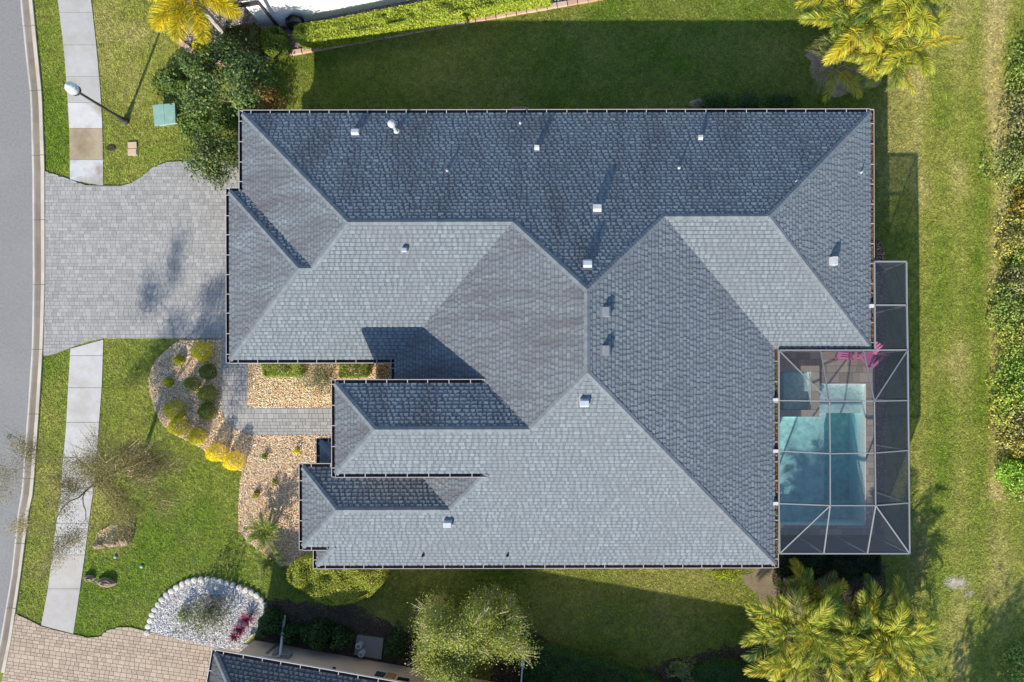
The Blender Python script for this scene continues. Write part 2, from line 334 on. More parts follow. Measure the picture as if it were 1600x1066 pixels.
def grass(n):
    a, b = P(-25, 1095), P(1625, -25)
    x = rng.uniform(a.x, b.x, n); y = rng.uniform(a.y, b.y, n)
    k = np.ones(n, bool)
    soft = [PL(q) for q in (DARK1, DARK2, DARK3, SOIL1, SOIL2, TOPBED)]
    jx, jy = (vn(x + 50, y + 50, .5, 4) - .5) * .8 + rng.normal(0, .16, n), (vn(x + 50, y + 50, .5, 1) - .5) * .8 + rng.normal(0, .16, n)
    for q in EXCL: k &= ~(inpoly(x + jx, y + jy, q) if q in soft else inpoly(x, y, q))
    hx = ((x > -12.6) & (x < 11.9) & (y > 2.3) & (y < 10.8)) | ((x > -9) & (x < 8) & (y > -6.5) & (y < 5)); k &= ~hx
    px, py = px_of(x, y)
    bare = np.clip(1.4 - np.hypot((px - 1494) / 16, (py - 911) / 9), 0, 1) > rng.random(n); k &= ~bare
    x, y, px, py = x[k], y[k], px[k], py[k]; n = len(x)
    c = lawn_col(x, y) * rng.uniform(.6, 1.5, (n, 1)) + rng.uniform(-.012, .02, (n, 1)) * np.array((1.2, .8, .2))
    t = rng.random(n); c[t < .10] = c[t < .10] * .5 + np.array((.19, .15, .07))
    ang = rng.uniform(0, 2 * PI, n); L = rng.uniform(.07, .15, n); w = rng.uniform(.012, .026, n); lean = rng.uniform(.45, 1.0, n)
    d = np.stack([np.cos(ang), np.sin(ang)], 1); s = np.stack([-d[:, 1], d[:, 0]], 1)
    V = np.zeros((n, 3, 3)); p = np.stack([x, y], 1)
    V[:, 0, :2] = p - s * w[:, None]; V[:, 1, :2] = p + s * w[:, None]; V[:, 2, :2] = p + d * (L * lean)[:, None]
    V[:, :2, 2] = .003; V[:, 2, 2] = L * np.sqrt(np.clip(1 - lean ** 2 * .85, .05, 1)) * .42
    o = link(bpy.data.objects.new('lawn_grass', np_mesh('lawn_grass', V.reshape(-1, 3), 3, np.clip(c, .004, 1), M_blade)))
    tag(o, 'short mown lawn grass, lush in front and dry and yellowed behind the pool', 'grass', kind='stuff')
grass(820000)

def sheet(name, poly, z, m, kind='structure', z0=None):
    b = MB(); b.prism(PL(poly), -.05 if z0 is None else z0, z, col=(1, 1, 1)); o = b.build(name, m); o['kind'] = kind; return o

# road, kerb, pavement
b = MB(); pts = [tuple(P(x, y)) for x, y in zip(XA, YS)]
for i in range(len(pts) - 1):
    p, q = pts[i], pts[i + 1]
    b.face([(p[0] - 60, p[1], .006), (q[0] - 60, q[1], .006), (q[0], q[1], .006), (p[0], p[1], .006)])
road = b.build('road', M_road); road['kind'] = 'structure'
kerb = tag(bpy.data.objects.new('kerb', None), kind='structure'); COL.objects.link(kerb)
def xa(y): return float(np.interp(y, YS, XA))
def xb(y): return float(np.interp(y, YS, XB))
ky = list(np.arange(-60, 1150, 101.0))
for i in range(len(ky) - 1):
    b = MB(); sub = np.linspace(ky[i] + .35, ky[i + 1] - .35, 5)
    prof = [(0, .012), (.14, .012), (.24, -.004), (.62, -.004), (.72, .05), (1.0, .06)]
    cols = [(.50, .46, .42), (.30, .255, .205), (.20, .165, .13), (.24, .195, .15), (.50, .44, .36)]
    for j in range(4):
        for k in range(5):
            a0, h0 = prof[k]; a1, h1 = prof[k + 1]
            q = []
            for yy, (f, h) in ((sub[j], prof[k]), (sub[j + 1], prof[k]), (sub[j + 1], prof[k + 1]), (sub[j], prof[k + 1])):
                v = P(xa(yy) + (xb(yy) - xa(yy)) * f, yy); q.append((v.x, v.y, h + .014))
            jj = 1 + .12 * math.sin(i * 2.3 + j) * (1 if k in (1, 2, 3) else .3)
            b.face(q, 0, tuple(np.array(cols[k]) * jj))
    for f in (1.0,):
        for j in range(4):
            p = P(xb(sub[j]), sub[j]); q = P(xb(sub[j + 1]), sub[j + 1]); b.face([(p.x, p.y, .074), (q.x, q.y, .074), (q.x, q.y, -.03), (p.x, p.y, -.03)], 0, cols[4])
    b.build('kerb_segment', M_conc, kerb)
def lerp_side(side, y):
    return float(np.interp(y, [p[1] for p in side], [p[0] for p in side]))
sw = tag(bpy.data.objects.new('pavement', None), kind='structure'); COL.objects.link(sw)
def slab(L, R, y0, y1, col, m, e0=None, e1=None):
    g = .32; ys = np.linspace(y0 + g, y1 - g, 3)
    left = [(lerp_side(L, y), y) for y in ys]; right = [(lerp_side(R, y), y) for y in ys]
    if e0: left[0] = e0[0]; right[0] = e0[1]
    if e1: left[-1] = e1[0]; right[-1] = e1[1]
    b = MB(); b.prism(PL(left + right[::-1]), -.05, .03 + random.uniform(0, .008), col=col); b.build('slab', m, sw)
for q in (SWL_up + SWR_up[::-1], SWL_lo + SWR_lo[::-1]):
    b = MB(); b.prism(PL(q), -.05, .018, col=(.2, .18, .15)); b.build('slab_bed', M_conc, sw)
up = [-50, 20, 71, 120, 161, 201, 250]
ucol = [(.40, .39, .37), (.39, .38, .36), (.42, .41, .39), (.40, .385, .36), (.52, .5, .48), (.36, .29, .19)]
for i in range(6): slab(SWL_up, SWR_up, up[i], up[i + 1], ucol[i], M_wetc if i >= 4 else M_conc)
slab(SWL_up, SWR_up, 250, 291, (.48, .475, .47), M_wetc, e1=((110, 281), (162, 291)))
lo = [556, 606, 660, 715, 768, 818, 867, 920]
slab(SWL_lo, SWR_lo, 531, 556, (.47, .455, .44), M_conc, e0=((111, 545), (162, 531)))
for i in range(7): slab(SWL_lo, SWR_lo, lo[i], lo[i + 1], (.47, .455, .44) if i < 6 else (.43, .40, .365), M_conc)
slab(SWL_lo, SWR_lo, 920, 977, (.41, .385, .36), M_conc, e1=((65, 977), (115, 990)))

# paved surfaces: every paver has its own edges; the largest 300 of each surface are objects of their own
def paved(name, poly_px, base_m, m, rows, widths, cols, gap=.012, rot=0.0, top=.05, base=.03, single=300, piece='paver', holes=()):
    poly = PL(poly_px); sf = sheet(name, poly_px, base, base_m)
    R = Matrix.Rotation(-rot, 2); Ri = Matrix.Rotation(rot, 2)
    q = [tuple(R @ Vector(p)) for p in poly]; xs = [p[0] for p in q]; ys = [p[1] for p in q]
    lim = [tuple(R @ P(-40, 1100).xy), tuple(R @ P(1640, -40).xy), tuple(R @ P(-40, -40).xy), tuple(R @ P(1640, 1100).xy)]
    x0, x1, y0, y1 = max(min(xs), min(l[0] for l in lim)), min(max(xs), max(l[0] for l in lim)), max(min(ys), min(l[1] for l in lim)), min(max(ys), max(l[1] for l in lim))
    whole = []; rest = MB(); y = y0; cache = {}
    while y < y1:
        h = random.choice(rows); x = x0 - random.random() * .3
        while x < x1:
            w = random.choice(widths); c = random.choice(range(len(cols)))
            r = clip_rect(q, x + gap / 2, y + gap / 2, x + w - gap / 2, y + h - gap / 2)
            if len(r) >= 3 and abs(area(r)) > .004 and not any(hx0 < x + w / 2 < hx1 and hy0 < y + h / 2 < hy1 for hx0, hx1, hy0, hy1 in holes):
                full = len(r) == 4 and abs(abs(area(r)) - (w - gap) * (h - gap)) < 1e-4
                if full: whole.append((x, y, w, h, c))
                else: rest.prism([tuple(Ri @ Vector(p)) for p in r], base - .002, top + random.uniform(-.002, .003), col=cols[c])
            x += w
        y += h
    random.shuffle(whole); whole.sort(key=lambda t: -round(t[2] * t[3], 3))
    for i, (x, y, w, h, c) in enumerate(whole):
        if i < single:
            k = (round(w, 3), round(h, 3), c)
            if k not in cache:
                b = MB(); hw, hh = (w - gap) / 2, (h - gap) / 2; b.prism([(-hw, -hh), (hw, -hh), (hw, hh), (-hw, hh)], -.022, 0, col=cols[c]); cache[k] = b.mesh(piece, m)
            o = bpy.data.objects.new(piece, cache[k]); v = Ri @ Vector((x + w / 2, y + h / 2)); o.location = (v.x, v.y, top + random.uniform(-.002, .003)); o.rotation_euler.z = rot
            COL.objects.link(o); o.parent = sf
        else:
            hw, hh = gap / 2, gap / 2
            rest.prism([tuple(Ri @ Vector(p)) for p in ((x + hw, y + hh), (x + w - hw, y + hh), (x + w - hw, y + h - hh), (x + hw, y + h - hh))], base - .002, top + random.uniform(-.002, .003), col=cols[c])
    if rest.f: o = rest.build('small_' + piece + 's', m, sf); o['kind'] = 'stuff'
    return sf
gcols = [tuple(np.array((.318, .308, .292)) * k) for k in (.86, .92, .96, 1.0, 1.0, 1.04, 1.08, 1.14)]
paved('driveway', DRIVE, M_joint, M_paver, [.15, .15, .19], [.15, .225, .225, .29], gcols, gap=.009)
paved('garden_path', WALKWAY, M_joint, M_paver, [.15, .15, .225], [.15, .225, .3], gcols, single=150, base=.034, top=.054)
bcols = [tuple(np.array((.40, .315, .235)) * k) for k in (.86, .93, 1.0, 1.0, 1.05, 1.12)]
paved('neighbour_driveway', BEIGE, M_beigej, M_beigep, [.15, .2], [.2, .25, .3], bcols, rot=math.radians(-8), gap=.016)

# gravel and mulch beds
def pebbles(name, poly_px, dens, r0, r1, cols, label, z=.04, avoid=()):
    poly = PL(poly_px); xs = [p[0] for p in poly]; ys = [p[1] for p in poly]
    n = int(abs(area(poly)) * dens * 1.0 / (abs(area(poly)) / ((max(xs) - min(xs)) * (max(ys) - min(ys)))))
    x = rng.uniform(min(xs), max(xs), n); y = rng.uniform(min(ys), max(ys), n); k = inpoly(x, y, poly)
    for a in avoid: k &= ~inpoly(x, y, PL(a))
    x, y = x[k], y[k]; n = len(x)
    r = rng.uniform(r0, r1, n); ax = rng.normal(size=(n, 3, 3)); Q = np.linalg.qr(ax)[0]
    dirs = np.array([(1, 0, 0), (0, 1, 0), (-1, 0, 0), (0, -1, 0), (0, 0, 1), (0, 0, -1)], float) * np.array((1.2, .9, .55))
    pts = np.einsum('nij,kj->nki', Q, dirs) * r[:, None, None] * rng.uniform(.75, 1.2, (n, 6, 1)); pts[:, :, 2] *= .7
    pts += np.stack([x, y, z + r * .3 + rng.uniform(0, r1 * .6, n)], 1)[:, None, :]
    F = np.array([(0, 1, 4), (1, 2, 4), (2, 3, 4), (3, 0, 4), (1, 0, 5), (2, 1, 5), (3, 2, 5), (0, 3, 5)])
    V = pts[:, F].reshape(-1, 3); C = np.clip(np.array(cols)[rng.integers(0, len(cols), n)] * rng.uniform(.75, 1.2, (n, 1)), 0, .9); C = np.repeat(C, 8, 0)
    o = link(bpy.data.objects.new(name, np_mesh(name, V, 3, C, M_stone))); tag(o, label, 'gravel', kind='stuff')
tan = [(.80, .55, .30), (.88, .66, .38), (.66, .43, .24), (.88, .76, .56), (.42, .27, .18), (.80, .64, .46), (.74, .48, .27), (.9, .82, .68)]
sheet('gravel_bed', BED1, .03, M_bed); pebbles('pebbles', BED1, 1250, .015, .034, tan, 'tan and cream river pebbles in the curved front bed below the driveway')
sheet('gravel_bed', BED2, .03, M_bed); pebbles('pebbles', BED2, 1250, .015, .034, [tuple(np.array(t) * (1.12, 1.12, 1.05)) for t in tan], 'golden pebbles in the rectangular bed between path and garage wall')
sheet('tree_ring', RING, .03, M_bed); pebbles('wood_chips', RING, 1000, .018, .04, tan, 'tan chips around the foot of the thin bare tree')
sheet('tree_ring', RING2, .03, M_bed); pebbles('wood_chips', RING2, 1000, .018, .04, tan, 'tan chips behind the brown boulders on the front lawn')
sheet('white_gravel_bed', WBED, .03, M_wbed); pebbles('white_stones', WBED, 1300, .014, .038, [(.72, .70, .70), (.60, .58, .59), (.78, .75, .72), (.36, .34, .36), (.66, .62, .58), (.8, .79, .78), (.48, .44, .40)], 'bright white stones in the fan shaped bed beside the beige driveway')
for zk, (q, m, nm) in enumerate(((DARK1, M_dark, 'mulch_bed'), (DARK2, M_dark, 'mulch_bed'), (DARK3, M_dark, 'mulch_bed'), (SOIL1, M_sand, 'soil_bed'), (SOIL2, mat('tan_soil', (.20, .155, .10), .95, .3, 3, .5, 20, dirt=(.12, .1, .07), dscale=1.5, damt=.6), 'soil_bed'), (SIDEBED, M_dark, 'mulch_bed'))): sheet(nm, q, .005 + .003 * zk, m)
sheet('mulch_bed', TOPBED, .022, mat('grey_mulch', (.2, .17, .15), .95, .4, 7, .6, 24, dirt=(.09, .07, .055), dscale=1.2, damt=.7))
pebbles('side_gravel', [(1368, 374), (1378, 380), (1384, 408), (1384, 830), (1368, 830)], 420, .02, .045, [(.3, .18, .12), (.4, .26, .18), (.22, .14, .1), (.46, .34, .26)], 'reddish gravel strip beside the screened pool', z=.02)
pebbles('bark_litter', DARK1, 130, .015, .035, [(.14, .1, .07), (.09, .07, .05), (.2, .15, .1)], 'dark bark litter under the shrubs by the salmon wall', z=.02)
pebbles('bark_litter', DARK2, 90, .015, .035, [(.14, .1, .07), (.09, .07, .05), (.2, .15, .1)], 'dark bark litter along the low hedge at the back', z=.02)
pebbles('bark_litter', SOIL1, 120, .012, .03, [(.3, .24, .17), (.2, .15, .1), (.4, .33, .25)], 'dry litter on the bare soil under the upper palm', z=.015)
pebbles('bark_litter', DARK3, 110, .015, .04, [(.14, .1, .07), (.09, .07, .05), (.2, .15, .1)], 'dark bark litter under the lower palms', z=.012)
pebbles('bark_litter', TOPBED, 260, .02, .045, [(.42, .38, .35), (.3, .26, .23), (.2, .16, .13), (.5, .46, .44)], 'greyish stone chips behind the salmon edging blocks', z=.02)

# ------------------------------------------------------------------ roofs
ZE, PITCH = 3.1, 0.4613
class Plane:
    """roof plane z = z0 + m*s*(coord - c), coord along x or y (or any unit direction d pointing up the slope)"""
    def __init__(s, d, c, z0, m=PITCH): s.d = Vector(d); s.c = c; s.z0 = z0; s.m = m
    def z(s, x, y): return s.z0 + s.m * (s.d.x * x + s.d.y * y - s.c)
    def row(s): return [-s.m * s.d.x, -s.m * s.d.y, 1.0], s.z0 - s.m * s.c
    def normal(s): return Vector((-s.m * s.d.x, -s.m * s.d.y, 1)).normalized()
def meet(*ps):
    A = []; b = []
    for p in ps:
        if isinstance(p, Plane): r, k = p.row()
        elif p[0] == 'z': r, k = [0, 0, 1.0], p[1]
        elif p[0] == 'x': r, k = [1.0, 0, 0], p[1]
        else: r, k = [0, 1.0, 0], p[1]
        A.append(r); b.append(k)
    return Vector(np.linalg.solve(np.array(A), np.array(b)))
XP, XM, YP, YM = (1, 0), (-1, 0), (0, 1), (0, -1)
pN = Plane(YM, -11.404, ZE); pW1 = Plane(XP, -13.172, ZE); pW2 = Plane(XP, -13.714, ZE); pN2 = Plane(YM, -8.224, ZE); pS1 = Plane(YP, 1.347, ZE)
pW3 = Plane(XP, -6.979, ZE); pE3 = Plane(XM, -8.548, ZE); pS3 = Plane(YP, -7.061, ZE); pS2 = Plane(YP, 1.773, ZE); pE2 = Plane(XM, -12.487, ZE)
def eave_on(plane, py):           # level and y where the photograph's row py meets a south slope
    z = ZE
    for _ in range(20): y = P(700, py, z).y; z = plane.z(0, y)
    return y, z
yAS, zA = eave_on(pS3, 740); yBS, zB = eave_on(pS3, 854)
pNA = Plane(YM, -P(630, 599, zA).y, zA); pWA = Plane(XP, P(524, 670, zA).x, zA)
pNB = Plane(YM, -P(490, 730, zB).y, zB); pWB = Plane(XP, P(473, 790, zB).x, zB)
pWC = Plane(XP, P(495, 870, ZE).x, ZE)
ZC = 2.9; pNC = Plane(YM, -P(510, 690, ZC).y, ZC); pWC2 = Plane(XP, P(500, 705, ZC).x, ZC)
e = ('z', ZE); eA = ('z', zA); eB = ('z', zB)
xr = -(-pWA.c) + .45
FACES = [
 ('north', pN, [meet(pN, pW1, e), meet(pN, pE2, e), meet(pN, pE2, pS2), meet(pN, pS2, pE3), meet(pN, pW3, pE3), meet(pN, pW3, pS1), meet(pN, pW1, pS1)]),
 ('west', pW1, [meet(pN, pW1, e), meet(pN, pW1, pS1), meet(pW1, pS1, pN2), meet(pW1, pN2, e)]),
 ('north', pN2, [meet(pW2, pN2, e), meet(pW1, pN2, e), meet(pW1, pN2, pS1), meet(pW2, pN2, pS1)]),
 ('west', pW2, [meet(pW2, pN2, e), meet(pW2, pN2, pS1), meet(pW2, pS1, e)]),
 ('south', pS1, [meet(pW2, pS1, e), meet(pS1, pW3, e), meet(pS1, pW3, pN), meet(pN, pW1, pS1), meet(pW1, pN2, pS1), meet(pW2, pN2, pS1)]),
 ('west', pW3, [meet(pS1, pW3, e), meet(pS1, pW3, pN), meet(pN, pW3, pE3), meet(pS3, pW3, pE3), meet(pS3, pW3, pNB), meet(pW3, pNB, eB), meet(pW3, ('y', -pNB.c), e)]),
 ('south', pS3, [meet(pS3, pW3, pE3), meet(pS3, pE3, e), meet(pS3, pWC, e), meet(pS3, pWC, eB), meet(pS3, pWB, eB), meet(pS3, pWB, pNB), meet(pS3, pNB, pW3), meet(pS3, pW3, eA), meet(pS3, pWA, eA), meet(pS3, pWA, pNA), meet(pS3, pNA, pW3)]),
 ('north', pNA, [meet(pNA, pWA, eA), meet(pNA, pW3, eA), meet(pNA, pW3, pS3), meet(pNA, pWA, pS3)]),
 ('west', pWA, [meet(pNA, pWA, eA), meet(pNA, pWA, pS3), meet(pS3, pWA, eA)]),
 ('north', pNB, [meet(pNB, pWB, eB), meet(pNB, pW3, eB), meet(pNB, pW3, pS3), meet(pNB, pWB, pS3)]),
 ('west', pWB, [meet(pNB, pWB, eB), meet(pNB, pWB, pS3), meet(pS3, pWB, eB)]),
 ('west', pWC, [meet(pS3, pWC, e), meet(pS3, pWC, eB), meet(pWC, ('y', yBS), e)]),
 ('north', pNC, [meet(pNC, pWC2, ('z', ZC)), meet(pNC, ('x', xr), ('z', ZC)), meet(pNC, ('x', xr), ('y', -pNC.c - (xr - pWC2.c)))]),
 ('west', pWC2, [meet(pNC, pWC2, ('z', ZC)), meet(pWC2, ('x', xr), ('y', -pNC.c - (xr - pWC2.c))), meet(pWC2, ('x', xr), ('y', -pNB.c - .5)), meet(pWC2, ('x', pWC2.c), ('y', -pNB.c - .5)) if False else Vector((pWC2.c, -pNB.c - .5, ZC))]),
 ('south', pS2, [meet(pS2, pE3, e), meet(pS2, pE2, e), meet(pN, pE2, pS2), meet(pN, pS2, pE3)]),
 ('east', pE2, [meet(pN, pE2, e), meet(pS2, pE2, e), meet(pN, pE2, pS2)]),
 ('east', pE3, [meet(pS2, pE3, e), meet(pS3, pE3, e), meet(pS3, pW3, pE3), meet(pN, pW3, pE3), meet(pN, pS2, pE3)]),
]
SH_COL = [np.array(c) * (.765, .81, .85) for c in ((.215, .234, .247), (.228, .247, .260), (.240, .260, .272), (.205, .224, .238), (.256, .274, .284), (.222, .240, .254), (.212, .232, .246))]
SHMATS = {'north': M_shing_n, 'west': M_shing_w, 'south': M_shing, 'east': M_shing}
house = thing('house', (0, 0, 0), 'large single storey house with dark grey shingled hip roof filling the middle', 'house')

def slope_part(root, pl, poly, m, single_pool, expo=.155, only=None, cols=SH_COL, label=None):
    U = Vector((pl.d.y, -pl.d.x, 0)).normalized(); n = pl.normal(); V = n.cross(U)
    if V.z < 0: U = -U; V = n.cross(U)
    O = poly[0]
    zmin = min(p.z for p in poly)
    b = MB(); pts = [p - n * .012 for p in poly]
    if (pts[1] - pts[0]).cross(pts[2] - pts[1]).z < 0: pts = pts[::-1]
    b.face(pts, col=(.1, .105, .11)); low = [p - Vector((0, 0, .16)) for p in pts]; b.face(low[::-1], col=(.4, .36, .32))
    for i in range(len(pts)): b.face([pts[i], low[i], low[(i + 1) % len(pts)], pts[(i + 1) % len(pts)]], col=(.3, .27, .25))
    so = b.build('roof_slope', m, root)
    if label: so['label'] = label
    q = [((p - O).dot(U), (p - O).dot(V)) for p in (only or poly)]
    if area(q) < 0: q = q[::-1]
    us = [p[0] for p in q]; vs = [p[1] for p in q]; v0 = (zmin - O.z) / V.z
    k0 = math.floor((min(vs) - v0) / expo); tabs = MB(); k = k0
    while v0 + k * expo < max(vs):
        va = v0 + k * expo; u = min(us) - random.random() * .4; tall = random.random() < .5
        while u < max(us):
            w = random.uniform(.04, .11) if tall else random.choice((.11, .14, .17, .21)); hi = tall; tall = not tall
            if u + w > min(us):
                r = clip_rect(q, u, va, u + w - .004, va + expo)
                if len(r) >= 3 and abs(area(r)) > 1e-3:
                    t = random.choice((.016, .02, .024)) if not hi else random.choice((.006, .008))
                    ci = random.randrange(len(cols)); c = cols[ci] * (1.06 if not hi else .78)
                    if len(r) == 4 and abs(abs(area(r)) - (w - .004) * expo) < 1e-5: single_pool.append((so, m, O, U, V, n, u, va, w, expo, t, ci, hi, tabs))
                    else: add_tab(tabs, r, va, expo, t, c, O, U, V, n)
            u += w
        k += 1
    return so, tabs, m
def add_tab(mb, r, va, expo, t, c, O, U, V, n):
    f = lambda p: O + U * p[0] + V * p[1] + n * (t + (.002 - t) * (p[1] - va) / expo)
    g = lambda p: O + U * p[0] + V * p[1] - n * .004
    mb.face([f(p) for p in r], col=tuple(c))
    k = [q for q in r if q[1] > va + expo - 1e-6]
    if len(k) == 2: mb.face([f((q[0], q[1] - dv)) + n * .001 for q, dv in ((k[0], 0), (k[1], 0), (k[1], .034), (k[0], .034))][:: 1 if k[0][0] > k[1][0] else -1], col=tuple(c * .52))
    for i in range(len(r)):
        p, q2 = r[i], r[(i + 1) % len(r)]
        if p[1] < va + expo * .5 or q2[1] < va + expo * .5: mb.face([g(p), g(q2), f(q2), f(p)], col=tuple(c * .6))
pool = []; slopes = []
for nm, pl, poly in FACES:
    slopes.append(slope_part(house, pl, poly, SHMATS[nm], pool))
# the 300 largest whole shingle tabs are objects of their own, the rest stay joined slope by slope
order = sorted(range(len(pool)), key=lambda i: (-pool[i][8], random.random())); chosen = set(order[:300]); tcache = {}
for i, (so, m, O, U, V, n, u, va, w, ex, t, ci, hi, tabs) in enumerate(pool):
    c = SH_COL[ci] * (1.06 if not hi else .78)
    if i in chosen:
        key = (round(w, 2), t, ci, hi, m.name)
        if key not in tcache:
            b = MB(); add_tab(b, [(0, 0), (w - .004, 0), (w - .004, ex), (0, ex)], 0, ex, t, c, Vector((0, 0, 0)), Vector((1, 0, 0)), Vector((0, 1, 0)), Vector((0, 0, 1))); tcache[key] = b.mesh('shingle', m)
        o = bpy.data.objects.new('shingle', tcache[key]); o.matrix_world = Matrix.Translation(O + U * u + V * va) @ Matrix((U, V, n)).transposed().to_4x4()
        mw = o.matrix_world.copy(); COL.objects.link(o); o.parent = so; o.matrix_basis = mw
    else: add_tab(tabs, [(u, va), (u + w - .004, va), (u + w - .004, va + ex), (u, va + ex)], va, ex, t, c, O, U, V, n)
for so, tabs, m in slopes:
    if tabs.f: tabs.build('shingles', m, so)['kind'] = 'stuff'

def cap_line(root, A, B, p1, p2, m=M_shing, w=.125, col=(.158, .178, .196)):
    d = B - A; L = d.length; d = d / L; b = MB(); s = 0.0; up = (p1.normal() + p2.normal()).normalized()
    def wing(p):
        v = p.normal().cross(d).normalized()
        if v.z > 0 or (abs(v.z) < 1e-6): v = -v
        if v.dot(p.d.to_3d()) > 0: v = -v
        return v
    w1, w2 = wing(p1), wing(p2)
    while s < L:
        e1 = min(s + .22, L); a = A + d * s; c = A + d * e1; k = random.uniform(.85, 1.12); cc = tuple(np.array(col) * k)
        ha, hc = .034, .022
        for wv in (w1, w2):
            q = [a + up * ha, c + up * hc, c + wv * w + up * (hc - .004), a + wv * w + up * (ha - .006)]
            b.face(q, col=cc); b.face([a + up * ha, a + wv * w + up * (ha - .006), a + wv * w, a], col=tuple(np.array(cc) * .8))
            b.face([q[3], q[2], q[2] - up * .03, q[3] - up * .04], col=cc)
        s += .14
    b.build('ridge_cap', m, root)
for a, c, p1, p2 in (
  (meet(pN, pW1, e), meet(pN, pW1, pS1), pN, pW1), (meet(pW1, pN2, pS1), meet(pN, pW1, pS1), pW1, pS1), (meet(pN, pW1, pS1), meet(pN, pW3, pS1), pN, pS1),
  (meet(pN, pW3, pS1), meet(pN, pW3, pE3), pN, pW3), (meet(pN, pS2, pE3), meet(pN, pW3, pE3), pN, pE3), (meet(pN, pS2, pE3), meet(pN, pE2, pS2), pN, pS2),
  (meet(pN, pE2, e), meet(pN, pE2, pS2), pN, pE2), (meet(pS2, pE2, e), meet(pN, pE2, pS2), pS2, pE2), (meet(pS3, pW3, pE3), meet(pN, pW3, pE3), pW3, pE3),
  (meet(pS3, pE3, e), meet(pS3, pW3, pE3), pS3, pE3), (meet(pS3, pNA, pW3), meet(pS3, pW3, pE3), pS3, pW3), (meet(pNA, pWA, pS3), meet(pNA, pW3, pS3), pNA, pS3),
  (meet(pNA, pWA, eA), meet(pNA, pWA, pS3), pNA, pWA), (meet(pS3, pWA, eA), meet(pNA, pWA, pS3), pWA, pS3), (meet(pNB, pWB, pS3), meet(pNB, pW3, pS3), pNB, pS3),
  (meet(pNB, pWB, eB), meet(pNB, pWB, pS3), pNB, pWB), (meet(pS3, pWB, eB), meet(pNB, pWB, pS3), pWB, pS3), (meet(pS3, pW3, pNB), meet(pS3, pW3, eA), pS3, pW3),
  (meet(pW2, pN2, e), meet(pW2, pN2, pS1), pW2, pN2), (meet(pS1, pW2, e), meet(pW2, pN2, pS1), pS1, pW2), (meet(pW2, pN2, pS1), meet(pW1, pN2, pS1), pN2, pS1),
  (meet(pS3, pWC, e), meet(pS3, pWC, eB), pS3, pWC), (meet(pNC, pWC2, ('z', ZC)), meet(pWC2, ('x', xr), ('y', -pNC.c - (xr - pWC2.c))), pNC, pWC2)):
    cap_line(house, a, c, p1, p2)

def gutter(root, a, b, out, x0=0.0, x1=0.0, litter=0.0, lipm=None, gw=.13):
    a, b, o = Vector(a), Vector(b), Vector((out[0], out[1], 0)); d = (b - a).normalized(); a = a - d * x0; b = b + d * x1; L = (b - a).length
    Z = Vector((0, 0, 1)); m = MB()
    A = lambda p, w, h: p + o * w + Z * h
    m.face([A(a, .005, -.085), A(b, .005, -.085), A(b, gw, -.085), A(a, gw, -.085)], 1)
    m.face([A(a, .004, -.005), A(b, .004, -.005), A(b, .004, -.12), A(a, .004, -.12)], 1)
    m.face([A(a, gw, -.12), A(b, gw, -.12), A(b, gw, .0), A(a, gw, .0)], 1)
    m.box((a + b) / 2 + o * (gw + .012) + Z * (-.055), (L if abs(d.x) > .5 else .024, .024 if abs(d.x) > .5 else L, .13), mi=0) if abs(d.x) > .999 or abs(d.y) > .999 else m.bar(A(a, gw + .012, -.055), A(b, gw + .012, -.055), .024, .13)
    for p in (a, b): m.bar(A(p, 0, -.06), A(p, gw, -.06), .02, .11)
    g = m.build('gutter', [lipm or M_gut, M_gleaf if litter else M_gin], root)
    h = MB(); s = .35
    while s < L - .1:
        p = a + d * s; h.bar(A(p, -.03, .008), A(p, gw + .024, .012), .03, .012); s += .80 + random.uniform(-.03, .05)
    if h.f: h.build('gutter_straps', M_gut, g)['kind'] = 'stuff'
    if litter:
        q = MB(); k = int(L * 40 * litter)
        for _ in range(k):
            p = A(a + d * random.uniform(.05, L - .05), random.uniform(.02, gw - .01), random.uniform(-.08, -.03)); c = random.choice(((.24, .13, .07), (.16, .08, .05), (.32, .22, .13), (.1, .06, .04), (.2, .2, .06)))
            M3 = Matrix.Rotation(random.uniform(0, 6.28), 3, 'Z') @ Matrix.Rotation(random.uniform(-.6, .6), 3, 'X'); w, l = random.uniform(.012, .03), random.uniform(.03, .07)
            q.face([p + M3 @ Vector(v) for v in ((-l, 0, 0), (0, -w, 0), (l, 0, 0), (0, w, 0))], col=c)
        q.build('leaf_litter', M_leaf, g)['kind'] = 'stuff'
G = .13
gutter(house, meet(pN, pW1, e), meet(pN, pE2, e), YP, 0, 0)
gutter(house, meet(pW1, pN2, e), meet(pN, pW1, e), XM, -.05, G)
gutter(house, meet(pW2, pN2, e), meet(pW1, pN2, e), YP, 0, -.15)
gutter(house, meet(pW2, pS1, e), meet(pW2, pN2, e), XM, G, G)
gutter(house, meet(pS1, pW2, e), meet(pS1, pW3, e), YM, 0, .02)
gutter(house, meet(pW3, ('y', -pNA.c - .5), e), meet(pS1, pW3, e), XM, 0, G)
gutter(house, meet(pNA, pWA, eA), meet(pNA, pW3, eA), YP, 0, -.05)
gutter(house, meet(pS3, pWA, eA), meet(pNA, pWA, eA), XM, G, G)
gutter(house, meet(pS3, pWA, eA), meet(pS3, pW3, eA), YM, 0, .0)
gutter(house, meet(pNB, pWB, eB), (P(521, 728, zB).x, -pNB.c, zB), YP, 0, 0)
gutter(house, meet(pS3, pWB, eB), meet(pNB, pWB, eB), XM, G, G)
gutter(house, meet(pS3, pWB, eB), (P(511, 856, zB).x, yBS, zB), YM, 0, 0, .4)
gutter(house, meet(pS3, pWC, e), (pWC.c, yBS + .05, ZE), XM, G, 0)
gutter(house, meet(pS3, pWC, e), meet(pS3, pE3, e), YM, 0, 0, .25)
gutter(house, meet(pS3, pE3, e), meet(pS2, pE3, e), XP, G, 0, 1.6)
